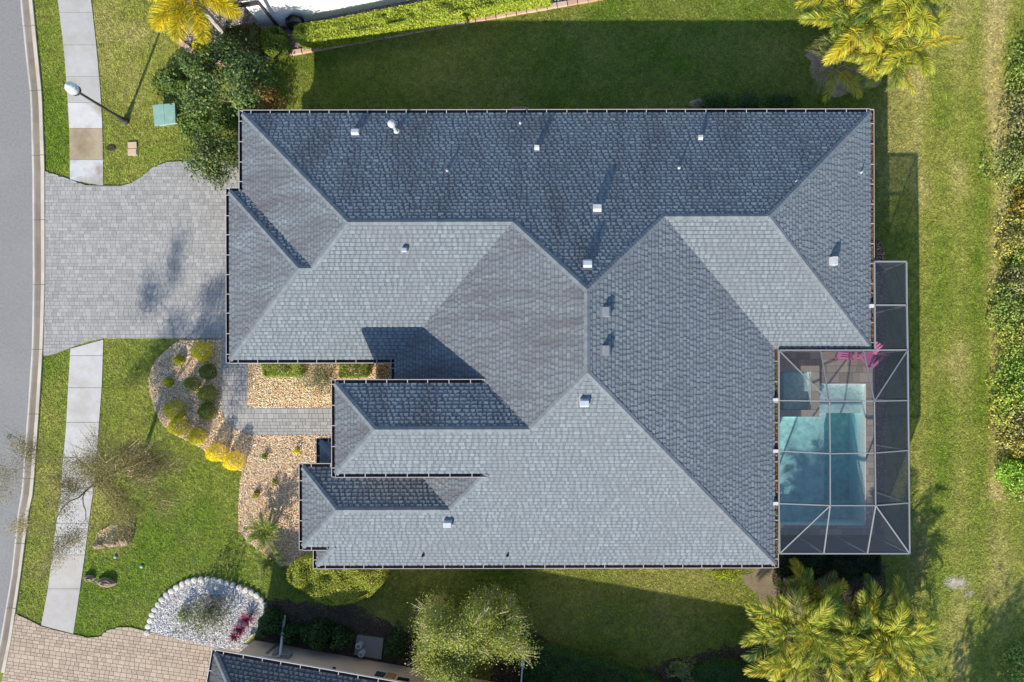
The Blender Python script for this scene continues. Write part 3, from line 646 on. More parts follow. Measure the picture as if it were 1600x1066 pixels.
gutter(house, meet(pS2, pE3, e), meet(pS2, pE2, e), YM, -.15, 0, 1.6)
gutter(house, meet(pS2, pE2, e), meet(pN, pE2, e), XP, G, G, .5)
gutter(house, meet(pNC, pWC2, ('z', ZC)), (xr, -pNC.c, ZC), YP, 0, 0)
gutter(house, (pWC2.c, -pNB.c + .05, ZC), meet(pNC, pWC2, ('z', ZC)), XM, 0, G)

# walls set back under the eaves, garage door facing the drive
I = .5
wl = [(pW1.c + I, 11.404 - I, 2.94), (12.487 - I, 11.404 - I, 2.94), (12.487 - I, 1.773 + I, 2.94), (8.548 - I, 1.773 + I, 2.94), (8.548 - I, -7.061 + I, 2.94), (pWC.c + I, -7.061 + I, 2.94), (pWC.c + I, yBS + I, zB - .17),
      (pWB.c + I, yBS + I, zB - .17), (pWB.c + I, -pNB.c - I, zB - .17), (pWA.c + I, -pNB.c - I, zB - .17), (pWA.c + I, max(yAS + I, -pNB.c - I + .06), zA - .17), (pWA.c + I, -pNA.c - I, zA - .17), (pW3.c + I, -pNA.c - I, 2.94), (pW3.c + I, 1.347 + I, 2.94),
      (pW2.c + I, 1.347 + I, 2.94), (pW2.c + I, 8.224 - I, 2.94), (pW1.c + I, 8.224 - I, 2.94)]
for i in range(len(wl)):
    p, q = wl[i], wl[(i + 1) % len(wl)]; b = MB(); d = Vector((q[0] - p[0], q[1] - p[1], 0)); L = d.length
    if L < .05: continue
    d.normalize(); nn = Vector((d.y, -d.x, 0)); c = Vector(((p[0] + q[0]) / 2, (p[1] + q[1]) / 2, p[2] / 2)) + nn * .1
    b.box(c, (L - .21 if i % 2 else L, .2, p[2]), rz=math.atan2(d.y, d.x)); b.build('wall', M_wall, house)
b = MB(); b.box(((pWA.c + I + P(740, 600, zA).x) / 2, -pNA.c - I - .1, (zA + 2.6) / 2 - .1), (P(740, 600, zA).x - pWA.c - I, .18, zA - 2.8)); b.build('wall', M_wall, house)
b = MB(); b.box(((pWA.c + I + P(735, 740, zA).x) / 2, yAS + I + .1, (zA + 2.6) / 2 - .1), (P(735, 740, zA).x - pWA.c - I, .18, zA - 2.8)); b.build('wall', M_wall, house)
gd = MB(); gd.box((pW2.c + I - .02, 4.7, 1.1), (.06, 4.9, 2.2)); g = gd.build('garage_door', M_white, house)
for k in range(4): b = MB(); b.box((pW2.c + I - .06, 4.7, .28 + k * .54), (.03, 4.8, .5)); b.build('door_panel', M_white, g)

# things standing on the roof, each set on its slope
def on_roof(px, py, pl):
    z = 4
    for _ in range(30): v = P(px, py, z); z = pl.z(v.x, v.y)
    return Vector((v.x, v.y, z))
def slope_frame(pl):
    n = pl.normal(); V = Vector((pl.d.x, pl.d.y, pl.m)).normalized(); U = V.cross(n); return Matrix((U, V, n)).transposed()
def box_vent(px, py, pl, w, h=.26, m=M_vent, label=None):
    c = on_roof(px, py, pl); F = slope_frame(pl); b = MB()
    f = lambda x, y, z: c + F @ Vector((x, y, z))
    b.box(f(0, .02, .012), (w * 1.25, w * 1.3, .014), M=F); fl = b.build('roof_vent', M_ventd, house)
    if label: fl['label'] = label
    b = MB(); a = w / 2
    # hood: upright back, top parallel to the slope, mouth leaning out downhill
    t0, t1 = .20 * h / .26, h
    pts = [f(-a, a * .9, 0), f(a, a * .9, 0), f(a, a * .75, t0), f(-a, a * .75, t0), f(-a, -a * .25, t1), f(a, -a * .25, t1), f(a, -a, t1 * .55), f(-a, -a, t1 * .55), f(a, -a * .8, 0), f(-a, -a * .8, 0)]
    for q in ((0, 1, 2, 3), (3, 2, 5, 4), (4, 5, 6, 7), (7, 6, 8, 9), (1, 8, 6, 5, 2), (9, 0, 3, 4, 7)): b.face([pts[i] for i in q][::-1])
    b.build('hood', m, fl)
for px, py, pl, w, h, m in ((556, 208, pN, .30, .17, M_vent), (933, 327, pN, .31, .22, M_vent), (918, 414, pN, .31, .2, M_galv), (839, 233, pN, .19, .19, M_vent), (1094, 217, pN, .18, .18, M_vent),
                            (946, 488, pE3, .33, .22, M_ventd), (946, 548, pE3, .33, .22, M_ventd), (913, 627, pS3, .31, .3, M_galv), (700, 816, pS3, .31, .3, M_galv), (633, 389, pS1, .19, .26, M_galv), (1299, 409, pE2, .31, .3, M_vent)):
    box_vent(px, py, pl, w, h, m)
def pipe(px, py, pl, r, h, m=M_vent):
    c = on_roof(px, py, pl); b = MB(); b.lathe(c, [(r * 2.2, -.05), (r * 1.3, .09), (r, .10), (r, h), (r * .7, h), (r * .7, h - .03)], 10); b.build('vent_pipe', m, house, True)
for px, py, pl, r, h, m in ((699, 267, pN, .035, .16, M_vent), (813, 193, pN, .035, .18, M_vent), (1061, 263, pN, .035, .17, M_vent), (1345, 270, pE2, .03, .2, M_vent), (661, 868, pS3, .035, .16, M_black), (793, 868, pS3, .035, .16, M_black), (1243, 284, pN, .015, .2, M_vent)):
    pipe(px, py, pl, r, h, m)
c = on_roof(620, 206, pN); b = MB(); b.lathe(c, [(.16, -.08), (.11, .06), (.065, .08), (.065, .78)], 12); fl = b.build('flue', M_vent, house, True)
b = MB(); b.lathe(c, [(.08, .74), (.15, .76), (.16, .84), (.12, .92), (.04, .96)], 14); b.build('flue_cap', M_vent, fl, True)

# ------------------------------------------------------------------ neighbour's house below
NZ = 2.68; NI = .34
ang = math.atan2(P(630, 1070, NZ).y - P(333, 1018, NZ).y, P(630, 1070, NZ).x - P(333, 1018, NZ).x)
o1 = P(336, 1021, NZ); dE = Vector((math.cos(ang), math.sin(ang), 0)); dS = Vector((dE.y, -dE.x, 0))
nh = thing('house', (o1.x, o1.y, 0), 'neighbouring salmon walled house with charcoal roof cut by the bottom edge', 'house')
LN, DN = 24.5, 14.0; nm = PITCH
qN = Plane(tuple(dS.xy), dS.xy.dot(o1.xy), NZ); qW = Plane(tuple(dE.xy), dE.xy.dot(o1.xy), NZ)
c0, c1 = o1, o1 + dE * LN; c3, c2 = o1 + dS * DN, o1 + dE * LN + dS * DN; rz = Vector((0, 0, PITCH * DN / 2)); r0 = o1 + dE * DN / 2 + dS * DN / 2 + rz; r1 = c1 - dE * DN / 2 + dS * DN / 2 + rz
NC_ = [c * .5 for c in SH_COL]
pool2 = []
vis = lambda a, b2: [o1 + dE * a[0] + dS * a[1] + Vector((0, 0, PITCH * (a[1] if a[2] == 'N' else a[0]))) for a in b2] if False else None
sN = [o1 + dE * u + dS * v + Vector((0, 0, PITCH * v)) for u, v in ((0, 0), (9.5, 0), (9.5, 2.2), (2.2, 2.2))]
sW = [o1 + dE * u + dS * v + Vector((0, 0, PITCH * u)) for u, v in ((0, 0), (2.2, 2.2), (2.2, 2.6), (0, 2.6))]
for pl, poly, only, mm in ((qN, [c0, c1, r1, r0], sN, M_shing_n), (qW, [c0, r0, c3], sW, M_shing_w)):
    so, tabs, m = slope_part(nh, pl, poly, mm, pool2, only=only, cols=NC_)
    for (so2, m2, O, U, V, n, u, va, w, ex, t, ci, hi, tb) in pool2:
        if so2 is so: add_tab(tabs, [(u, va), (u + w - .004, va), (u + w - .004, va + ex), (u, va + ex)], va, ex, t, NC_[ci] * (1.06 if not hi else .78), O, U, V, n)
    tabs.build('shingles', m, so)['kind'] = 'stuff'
b = MB(); b.face([c2, c3, r0, r1]); b.face([c1, c2, r1]); b.build('roof_slope', M_shing, nh)
cap_line(nh, c0, r0, qN, qW, col=(.14, .148, .155))
gutter(nh, c0, c1, -dS.xy, 0, 0, lipm=M_white); gutter(nh, c3, c0, -dE.xy, 0, G, lipm=M_white)
wp = lambda u, v, z=0: Vector((o1.x, o1.y, 0)) + dE * u + dS * v + Vector((0, 0, z))
for a, c_, in (((.5, NI), (LN - .5, NI)), ((.5, .55), (.5, DN - .5)), ((LN - .5, .55), (LN - .5, DN - .5)), ((.72, DN - .5), (LN - .72, DN - .5))):
    p, q = wp(*a), wp(*c_); b = MB(); d = (q - p).normalized(); mid = (p + q) / 2 + dS * (.1 if a[1] == NI else 0)
    b.box(mid + Vector((0, 0, NZ / 2 - .08)), ((q - p).length, .2, NZ - .16), rz=math.atan2(d.y, d.x)); b.build('wall', M_nwall, nh)
def on_wall(px, z):               # where the wall's face is seen at column px on level z
    v = P(px, 1000, z); w2 = P(px, 1100, z); best = None
    f0 = wp(0, NI)
    t0 = (Vector((v.x, v.y, 0)) - f0).dot(dS); t1 = (Vector((w2.x, w2.y, 0)) - f0).dot(dS); k = t0 / (t0 - t1); return v.lerp(w2, k)
def wall_box(px, z, w, d, h, name, m, label=None):
    p = on_wall(px, z); b = MB(); b.box(p - dS * (d / 2 + .002), (w, d, h), rz=ang); o = b.build(name, m, nh); return o, p
o, p = wall_box(447, 1.1, .36, .14, .5, 'meter_box', M_ventd); b = MB(); b.lathe((0, 0, 0), [(.1, 0), (.1, .1), (.06, .13)], 12); g = b.build('meter_dial', M_galv, o); g.matrix_basis = Matrix.Translation(p - dS * .14) @ Matrix.Rotation(ang, 4, 'Z') @ Matrix.Rotation(PI / 2, 4, 'X')
wall_box(433, .9, .16, .10, .7, 'conduit_box', M_ventd); wall_box(425, .6, .07, .07, 1.2, 'conduit', M_ventd)
o, p = wall_box(520, 1.85, .14, .10, .22, 'wall_lamp', M_black); b = MB(); b.lathe(p - dS * .14 - Vector((0, 0, .1)), [(.05, -.05), (.09, 0), (.08, .12), (.03, .2)], 10); b.build('lamp_shade', M_black, o)
o, p = wall_box(592, 1.55, .5, .06, .9, 'window', M_white)
for k in range(4): b = MB(); b.box(p - dS * .07 + Vector((0, 0, -.33 + k * .22)), (.42, .02, .19), rz=ang); b.build('pane', M_glass, o)
wall_box(608, 1.5, .36, .05, 1.0, 'shutter', mat('rust_panel', (.45, .2, .06), .8, .2, 6)); wall_box(628, 1.6, .5, .05, .7, 'window', M_black)
p0, p1 = P(411, 1027, 2.4), P(436, 1001, 1.35); b = MB(); b.bar(p0, (on_wall(436, 1.35) - dS * .06), .09, .07); q = on_wall(437, 1.3) - dS * .06; b.bar(q, P(445, 962, .12), .09, .07); b.build('downspout', mat('downspout_paint', (.42, .44, .47), .5, .1, 6), nh)
b = MB(); b.bar(P(380, 1010, .4), P(404, 1014, .4), .26, .1); b.build('door_step', M_ventd, nh)

# white neighbour's house above
qa, qb = P(410, 46), P(437, 42.5); qc = P(760, -22); wn = thing('house', (qb.x, qb.y, 0), 'neighbouring bright white house wall at the very top of the picture', 'house')
wd = (qc - qb).normalized(); wnrm = Vector((-wd.y, wd.x, 0))
b = MB(); b.box((qb + qc) / 2 + wnrm * .1 + Vector((0, 0, 1.6)), ((qc - qb).length, .2, 3.2), rz=math.atan2(wd.y, wd.x)); b.build('wall', M_wwall, wn)
wd2 = (qb - qa).normalized(); L2 = (qb - qa).length; wn2 = Vector((-wd2.y, wd2.x, 0))
b = MB(); b.box((qa + qb) / 2 + wn2 * .1 + Vector((0, 0, 1.25)), (L2 - .16, .2, 2.5), rz=math.atan2(wd2.y, wd2.x)); b.build('wall', M_wwall, wn)
b = MB(); b.box(qa + wn2 * 4 + wd2 * .1 + Vector((0, 0, 1.25)), (.2, 7.6, 2.5), rz=math.atan2(wd2.y, wd2.x)); b.build('wall', M_wwall, wn)
b = MB(); b.box((qa + qb) / 2 + wn2 * 3.6 - wd2 * .2 + Vector((0, 0, 2.6)), (L2 + 1.3, 7.6, .12), rz=math.atan2(wd2.y, wd2.x)); b.build('porch_roof', mat('porch_roofing', (.36, .33, .30), .9, .2, 5), wn)
b = MB(); ga, gb = P(352, 12, 2.55), P(405, 4, 2.55); b.bar(ga, gb, .14, .12); b.build('gutter', M_bronze, wn)
b = MB(); b.bar(P(435.5, 43, .05), P(404, 4, 2.45) * 1.0, .1, .1); b.bar(P(435, 44, .06), P(449, 45, .06), .09, .08); b.build('downspout', M_bronze, wn)

# ------------------------------------------------------------------ pool, deck and screen cage
sp = thing('swimming_pool', tuple(P(1290, 720)), 'rectangular teal swimming pool with raised square spa under the screen cage', 'pool')
WZ = -.10
def R4(x0, y0, x1, y1): return PL([(x0, y1), (x1, y1), (x1, y0), (x0, y0)])
def shell(name, rect, z0, z1, m): b = MB(); b.prism(R4(*rect), z0, z1); return b.build(name, m, sp)
shell('pool_floor', (1140, 560, 1359, 829), -2.1, -1.75, M_plast)
shell('shallow_floor', (1140, 646, 1297, 829), -1.75, -.72, M_plast)
shell('end_bench', (1297, 790, 1352, 829), -1.75, -1.3, M_plast)
shell('sun_shelf', (1262, 560, 1358, 646), -1.75, -.36, M_tilef)
for k in range(2): shell('pool_step', (1272, 646 + 7 * k, 1297, 653 + 7 * k), -.72, -.48 - .12 * k, M_tilef)
shell('pool_wall', (1352, 560, 1359, 829), -1.75, .0, M_trav); shell('pool_wall', (1140, 820, 1352, 829), -1.75, .0, M_trav); shell('pool_wall', (1262, 560, 1352, 601), -1.75, .0, M_trav)
shell('spa_base', (1140, 573, 1274, 650), -1.75, -.5, M_plast)
for rc in ((1140, 573, 1274, 581), (1263, 581, 1274, 641), (1140, 641, 1274, 650)): shell('spa_wall', rc, -.5, .40, M_trav)
for k, rc in enumerate(((1150, 572, 1190, 582), (1190, 572, 1232, 582), (1232, 572, 1275, 582), (1262, 582, 1275, 612), (1262, 612, 1275, 640), (1150, 640, 1190, 651), (1190, 640, 1232, 651), (1232, 640, 1275, 651))):
    b = MB(); q = R4(rc[0] + .25, rc[1] + .25, rc[2] - .25, rc[3] - .25); b.prism(q, .40, .44, col=random.choice([(.44, .38, .31), (.5, .44, .36), (.4, .34, .28)])); b.build('spa_coping', M_trav, sp)
shell('spa_bench', (1225, 582, 1263, 640), -.5, -.05, M_tilef)
b = MB(); b.prism(R4(1145, 640, 1353, 822), -1.9, WZ); b.build('water', M_water, sp)
b = MB(); b.prism(R4(1275, 599, 1353, 639.8), -1.9, WZ); b.build('shelf_water', M_water, sp)
b = MB(); b.prism(R4(1145, 580, 1264, 642), -.6, .30); b.build('spa_water', M_water, sp)
tcol = [(.36, .30, .25), (.42, .36, .30), (.31, .26, .22), (.46, .40, .33), (.38, .33, .29)]
deck_px = [(1150, 500), (1366, 500), (1366, 835), (1353, 835), (1353, 600), (1275, 600), (1275, 573), (1150, 573)]
paved('pool_deck', deck_px, M_travj, M_trav, [.3, .3, .45], [.3, .45, .6], tcol, top=.045, base=.02, piece='deck_paver')
paved('pool_deck', [(1150, 821), (1366, 821), (1366, 836), (1150, 836)], M_travj, M_trav, [.3], [.3, .45, .6], tcol, top=.046, base=.02, piece='deck_paver')

EZ, TZ = 3.2, 3.72
E_ = lambda x, y: P(x, y, EZ)
T_ = lambda x, y: P(x, y, TZ)
a0, a1, a2, a3 = E_(1217, 547.5), E_(1282, 547.5), E_(1349, 547.5), E_(1418, 547)
l1, l2, l3 = E_(1217, 626), E_(1217, 705), E_(1217, 787); r1_, r2_, r3_ = E_(1418.7, 626), E_(1419.5, 704), E_(1420.3, 786)
b0, b1_, b2_, b3 = E_(1218, 865), E_(1287, 865), E_(1355, 865), E_(1421, 865)
t00, t01, t10, t11, t20, t21 = T_(1296, 627), T_(1366, 627), T_(1297, 709), T_(1367, 708), T_(1297, 790), T_(1368, 790)
n0, n1, n2, n3, n4 = E_(1366, 409), E_(1416, 409), E_(1366.5, 477), E_(1416.7, 477), E_(1367, 547)
cage = thing('pool_cage', tuple(P(1300, 700)), 'screened pool enclosure with pale aluminium beams on the right of the house', 'pool cage')
def gz(p): return Vector((p.x, p.y, 0))
beams = [(a0, a1), (a1, a2), (a2, a3), (a0, l1), (l1, l2), (l2, l3), (l3, b0), (a3, r1_), (r1_, r2_), (r2_, r3_), (r3_, b3), (b0, b1_), (b1_, b2_), (b2_, b3), (a0, t00), (a1, t00), (a2, t01), (a3, t01), (l1, t00), (t00, t01), (t01, r1_),
         (l2, t10), (t10, t11), (t11, r2_), (l3, t20), (t20, t21), (t21, r3_), (t00, t10), (t10, t20), (t01, t11), (t11, t21), (b0, t20), (b1_, t20), (b2_, t21), (b3, t21), (n0, n1), (n1, n3), (n0, n2), (n2, n3), (n2, n4), (n3, a3)]
for k, (p, q) in enumerate(beams):
    b = MB(); w = .058 if k < 14 or k >= 35 else .046; b.bar(p, q, w, w * 1.2); b.build('beam', M_alu, cage)
for p in (a3, r1_, r2_, r3_, b3, b0, b1_, b2_, n1, n3):
    b = MB(); b.bar(gz(p), p - Vector((0, 0, .05)), .06, .06); b.build('post', M_alu, cage)
panels = [(a0, a1, t00), (a1, a2, t01, t00), (a2, a3, t01), (a0, t00, l1), (a3, r1_, t01), (l1, t00, t10, l2), (t00, t01, t11, t10), (t01, r1_, r2_, t11), (l2, t10, t20, l3), (t10, t11, t21, t20), (t11, r2_, r3_, t21), (l3, t20, b0),
          (b0, b1_, t20), (b1_, b2_, t21, t20), (b2_, b3, t21), (t21, r3_, b3), (n0, n1, n3, n2), (n2, n3, a3, n4)]
for p, q in ((a3, r1_), (r1_, r2_), (r2_, r3_), (r3_, b3), (b0, b1_), (b1_, b2_), (b2_, b3), (n1, n3), (n3, a3), (n0, n1)): panels.append((gz(p), gz(q), q, p))
for q in panels: b = MB(); b.face(q); b.build('screen_panel', M_screen, cage)
for x, y in ((1212, 625), (1212, 705), (1212, 787), (1362, 478)):
    p = E_(x, y); b = MB(); b.box(p + Vector((0, 0, -.02)), (.2, .13, .1)); b.build('bracket', M_white, cage)

# pink garden chairs on the deck
def chair(px, py, rz, label):
    p = P(px, py, .046); t = thing('garden_chair', (p.x, p.y, .046), label, 'chair', 'pink garden chairs by the pool'); R = Matrix.Translation(p) @ Matrix.Rotation(rz, 4, 'Z')
    def add(name, boxes, par=t):
        b = MB()
        for c, s, rx, ry in boxes:
            M3 = (R.to_3x3() @ Matrix.Rotation(ry, 3, 'Y') @ Matrix.Rotation(rx, 3, 'X')); b.box(R @ Vector(c), s, M=M3)
        return b.build(name, M_pink, par)
    for k in range(6): add('seat_slat', [((.28 - k * .1, 0, .36 - k * .018), (.085, .52, .022), 0, .18)])
    for k in range(7):
        a = (k - 3) * .085; add('back_slat', [((-.42, (k - 3) * .1, .70 - abs(k - 3) * .03), (.02, .082, .78 - abs(k - 3) * .06), -a * 1.2, -.42)])
    for s in (-1, 1):
        add('arm', [((.0, s * .36, .56), (.72, .12, .024), 0, .03)]); add('front_leg', [((.3, s * .33, .28), (.09, .03, .56), 0, 0)]); add('rear_leg', [((-.05, s * .29, .19), (.85, .03, .09), 0, -.35)])
chair(1353, 559, PI + .75, 'pink slatted garden chair nearest the outer screen on the pool deck')
chair(1317, 551, -PI / 2 - .1, 'pink slatted garden chair half hidden under the roof edge')

# ------------------------------------------------------------------ street furniture and small things
p = P(197, 190); lp = thing('street_lamp', tuple(p), 'tall dark street lamp with pale globe beside the pavement', 'street lamp')
b = MB(); b.lathe(p, [(.16, 0), (.16, .12), (.11, .2), (.09, .5), (.06, .6), (.05, 3.0), (.07, 3.05), (.07, 3.12)], 12); b.build('pole', M_bronze, lp, True)
b = MB(); b.lathe(p, [(.10, 3.1), (.20, 3.14), (.22, 3.18)], 14); b.build('lamp_collar', M_bronze, lp, True)
b = MB(); b.lathe(p, [(.14, 3.17), (.21, 3.26), (.24, 3.38), (.22, 3.52), (.14, 3.62), (.05, 3.68), (.02, 3.74)], 18); b.build('globe', M_lamp, lp, True)
# transformer cabinet: seen from above its lid is the traced quadrilateral
zt = .42; q = [P(238, 164, zt), P(273, 161, zt), P(274.5, 192, zt), P(241, 197, zt)]; c = sum(q, Vector()) / 4
ut = thing('transformer', (c.x, c.y, 0), 'pale green metal utility cabinet on the lawn by the dark trees', 'utility box')
b = MB(); b.prism([(c.x + (v.x - c.x) * .8, c.y + (v.y - c.y) * .76) for v in q], .06, zt - .05); b.build('cabinet', M_util, ut)
b = MB(); b.prism([(c.x + (v.x - c.x) * .72, c.y + (v.y - c.y) * .7) for v in q], 0, .06, col=(.3, .28, .25)); b.build('base_pad', M_conc, ut)
m1, m2 = (q[0] + q[1]) / 2, (q[3] + q[2]) / 2
for quad in ((q[0], m1, m2, q[3]), (m1, q[1], q[2], m2)):
    cc = sum(quad, Vector()) / 4; b = MB(); b.prism([(cc.x + (v.x - cc.x) * .975, cc.y + (v.y - cc.y) * .985) for v in quad], zt - .05, zt); b.build('lid', M_util, ut)
mp = P(208, 233); mb_ = thing('meter_pit', tuple(mp), 'tan water meter box with two lids flush in the front lawn', 'meter box')
b = MB(); b.box(mp + Vector((0, 0, .02)), (.42, .62, .06), rz=.05, col=(.35, .3, .25)); b.build('frame', M_conc, mb_)
for s in (-1, 1): b = MB(); b.box(mp + Vector((.01 * s, .155 * s, .055)), (.38, .27, .05), rz=.05, col=(.52, .38, .25)); b.build('lid', M_conc, mb_)
vp = P(174, 232); b = MB(); b.lathe((0, 0, 0), [(.16, 0), (.16, .05), (.12, .06), (.12, .04)], 12); o = b.build('valve_box', mat('valve_brown', (.05, .035, .025), .9, .3, 10)); o.location = vp; o.scale = (1.3, .8, 1); tag(o, 'dark brown valve cover in the grass next to the pavement', 'valve cover')
vp = P(14, 683, .007); b = MB(); b.lathe((0, 0, 0), [(.11, 0), (.11, .008), (.08, .012), (.0, .012)], 14); o = b.build('valve_cover', mat('iron', (.1, .095, .09), .8, .2, 12)); o.location = vp; tag(o, 'small round iron cover set in the asphalt road', 'valve cover')
for px, py, lab in ((181, 870, 'pale green sprinkler cap behind the brown boulders'), (222, 885, 'pale green sprinkler cap alone out on the lawn')):
    b = MB(); b.lathe((0, 0, 0), [(.07, 0), (.08, .05), (.06, .08), (.01, .1)], 12); o = b.build('sprinkler_cap', M_util); o.location = P(px, py); tag(o, lab, 'sprinkler cap', 'green caps in the lawn')
def rock(px, py, sx, sy, sz, label, rot=0.0, seed=0, group='brown boulders on the front lawn', m=M_rock):
    r = np.random.default_rng(seed); b = MB(); n, kx = 10, 6; rings = []
    for i in range(kx + 1):
        th = PI / 2 * i / kx; rings.append([Vector((math.cos(2 * PI * k / n) * math.cos(th) ** .6 * sx * (1 + r.uniform(-.15, .15)), math.sin(2 * PI * k / n) * math.cos(th) ** .6 * sy * (1 + r.uniform(-.15, .15)), math.sin(th) * sz * (1 + r.uniform(-.15, .15)))) for k in range(n)])
    for i in range(kx):
        for k in range(n): b.face([rings[i][k], rings[i][(k + 1) % n], rings[i + 1][(k + 1) % n], rings[i + 1][k]])
    o = b.build('boulder', m); o.location = P(px, py, -.02); o.rotation_euler.z = rot; tag(o, label, 'boulder', group)
rock(157, 851, .27, .2, .28, 'small brown boulder at the pavement end of the row', .1, 1); rock(180, 846, .42, .22, .45, 'long grey brown boulder in the middle of the row', .12, 2); rock(199, 840, .24, .36, .5, 'upright tan boulder at the lawn end of the row', .2, 3)
rock(141, 903, .27, .15, .24, 'smooth oval tan stone by the pavement edge', 0, 4); rock(168, 909, .42, .22, .3, 'squarish cracked brown stone beside an oval one', -.12, 5)
rock(336, 938, .38, .2, .3, 'pinkish stone among the white gravel', .3, 6, None, mat('pink_rock', (.4, .32, .29), .9, .3, 8, .6, 20))

# scalloped stones round the white bed, each a stone of its own
edge = [(231, 988), (233, 978), (236, 969), (239, 960), (243, 952), (248, 944), (254, 936), (261, 929), (269, 923), (277, 917), (286, 912), (295, 908), (305, 906), (315, 905), (325, 905), (335, 906), (345, 908), (355, 911), (365, 914), (375, 917), (385, 921), (394, 925), (402, 930), (409, 937), (414, 945)]
bd = thing('bed_edging', tuple(P(320, 906)), 'curved row of pale scalloped stones round the white gravel', 'edging')
for i, (x, y) in enumerate(edge):
    p = P(x, y); b = MB(); b.lathe((0, 0, 0), [(.15, 0), (.155, .08), (.12, .13), (.02, .145)], 9, col=random.choice([(.56, .52, .47), (.48, .45, .42), (.6, .57, .53)])); o = b.build('stone', M_bricked, bd); o.matrix_parent_inverse = Matrix(); o.location = p - bd.location + Vector((0, 0, 0)); o.scale = (1, .85, 1); o.rotation_euler.z = random.random() * 3
tb = thing('bed_edging', tuple(P(660, 44)), 'long straight row of salmon edging blocks along the upper lawn', 'edging')
line = [(284, 68), (300, 80), (320, 90), (345, 100), (372, 108), (398, 97), (420, 90), (500, 76.5), (600, 58), (700, 39.5), (800, 22), (930, -1), (960, -6)]
def walk(line, step):
    pts = PL(line); out = []; acc = 0
    for (x0, y0), (x1, y1) in zip(pts, pts[1:]):
        L = math.hypot(x1 - x0, y1 - y0); s = acc
        while s < L: out.append((x0 + (x1 - x0) * s / L, y0 + (y1 - y0) * s / L, math.atan2(y1 - y0, x1 - x0))); s += step
        acc = s - L
    return out
for x, y, a in walk(line, .47):
    c = random.choice([(.46, .29, .20), (.5, .33, .24), (.40, .25, .18), (.52, .37, .28)]); b = MB(); b.box((0, 0, .055), (.45, .21, .13), col=c, taper=.94); o = b.build('edging_block', M_bricked, tb); o.matrix_parent_inverse = Matrix(); o.location = Vector((x, y, 0)) - tb.location; o.rotation_euler.z = a + random.uniform(-.03, .03)
b = MB()
p = P(459, 35); hr = thing('hose_reel', tuple(p), 'black round hose reel against the white wall above the hedge', 'hose reel')
q = P(459, 35, .6); M3 = Matrix.Rotation(PI / 2, 4, 'X') @ Matrix.Rotation(.5, 4, 'Y')
for r_, zz in ((.34, -.13), (.34, .13)):
    b = MB(); b.tube([q + Vector((.1, zz, 0)) , q + Vector((.1, zz + .03, 0))], [r_, r_], 16); b.build('reel_disc', M_black, hr)
b = MB()
for k in range(5): b.tube([q + Vector((.1, -.1 + k * .05, 0)), q + Vector((.1, -.06 + k * .05, 0))], [.26, .26], 16)
b.build('coiled_hose', M_bronze, hr); b = MB(); b.box(P(459, 37, .3), (.5, .34, .6)); b.build('stand', M_black, hr)
# concrete pad with two filter tanks
pad = [(559, 991), (600, 997), (596.5, 1029), (554, 1022)]; b = MB(); b.prism(PL(pad), -.02, .1, col=(.24, .225, .21)); o = b.build('concrete_pad', M_conc); o['kind'] = 'structure'
for px, py, lab in ((563, 1006.5, 'white ringed filter tank nearer the lawn on the concrete pad'), (567, 1019, 'white ringed filter tank nearer the salmon wall')):
    p = P(px, py, .1); t = thing('filter_tank', tuple(p), lab, 'tank', 'tanks on the concrete pad'); b = MB(); b.lathe(p, [(.15, 0), (.15, .28), (.12, .30), (.11, .24)], 14, col=(.46, .46, .46)); b.build('tank_body', M_conc, t)
    b = MB(); b.lathe(p, [(.08, .22), (.08, .30), (.05, .33), (.01, .33)], 10); b.build('tank_cap', M_ventd, t)
fp, fq = P(820, 1015), P(813, 1100); fn = thing('garden_fence', tuple(fp), 'narrow white fence running down from a capped post beside the hedge', 'fence')
b = MB(); b.box(fp + Vector((0, 0, .85)), (.12, .12, 1.7)); o = b.build('post', M_white, fn); b = MB(); b.box(fp + Vector((0, 0, 1.73)), (.17, .17, .05), taper=.6); b.build('post_cap', M_white, o)
for z in (.2, 1.6): b = MB(); b.bar(fp + Vector((0, -.06, z)), fq + Vector((0, 0, z)), .05, .12); b.build('rail', M_white, fn)
nb = 16
for k in range(nb):
    v = fp.lerp(fq, (k + .6) / nb); b = MB(); b.box(v + Vector((0, 0, .9)), (.022, .15, 1.3)); b.build('picket', M_white, fn)

# ------------------------------------------------------------------ plants
def unit(a): return a / np.maximum(np.linalg.norm(a, axis=-1, keepdims=True), 1e-9)
def leaf_quads(c, nrm, L, Wd, cols, r, jit=.7):
    n = len(c); nr = unit(nrm + r.normal(size=(n, 3)) * jit); a = unit(np.cross(nr, r.normal(size=(n, 3)))); b = np.cross(nr, a)
    L = np.broadcast_to(L, (n,)) * r.uniform(.7, 1.3, n); Wd = np.broadcast_to(Wd, (n,)) * r.uniform(.7, 1.3, n)
    V = np.stack([c - a * L[:, None] / 2, c + b * Wd[:, None] / 2 + nr * (L * .06)[:, None], c + a * L[:, None] / 2, c - b * Wd[:, None] / 2 + nr * (L * .06)[:, None]], 1)
    return V.reshape(-1, 3), cols
def pick(cols, n, r, var=.25, clump=None):
    c = np.array(cols)[r.integers(0, len(cols), n)] if clump is None else np.array(cols)[clump]
    return np.clip(c * r.uniform(1 - var, 1 + var, (n, 1)), .003, 1)
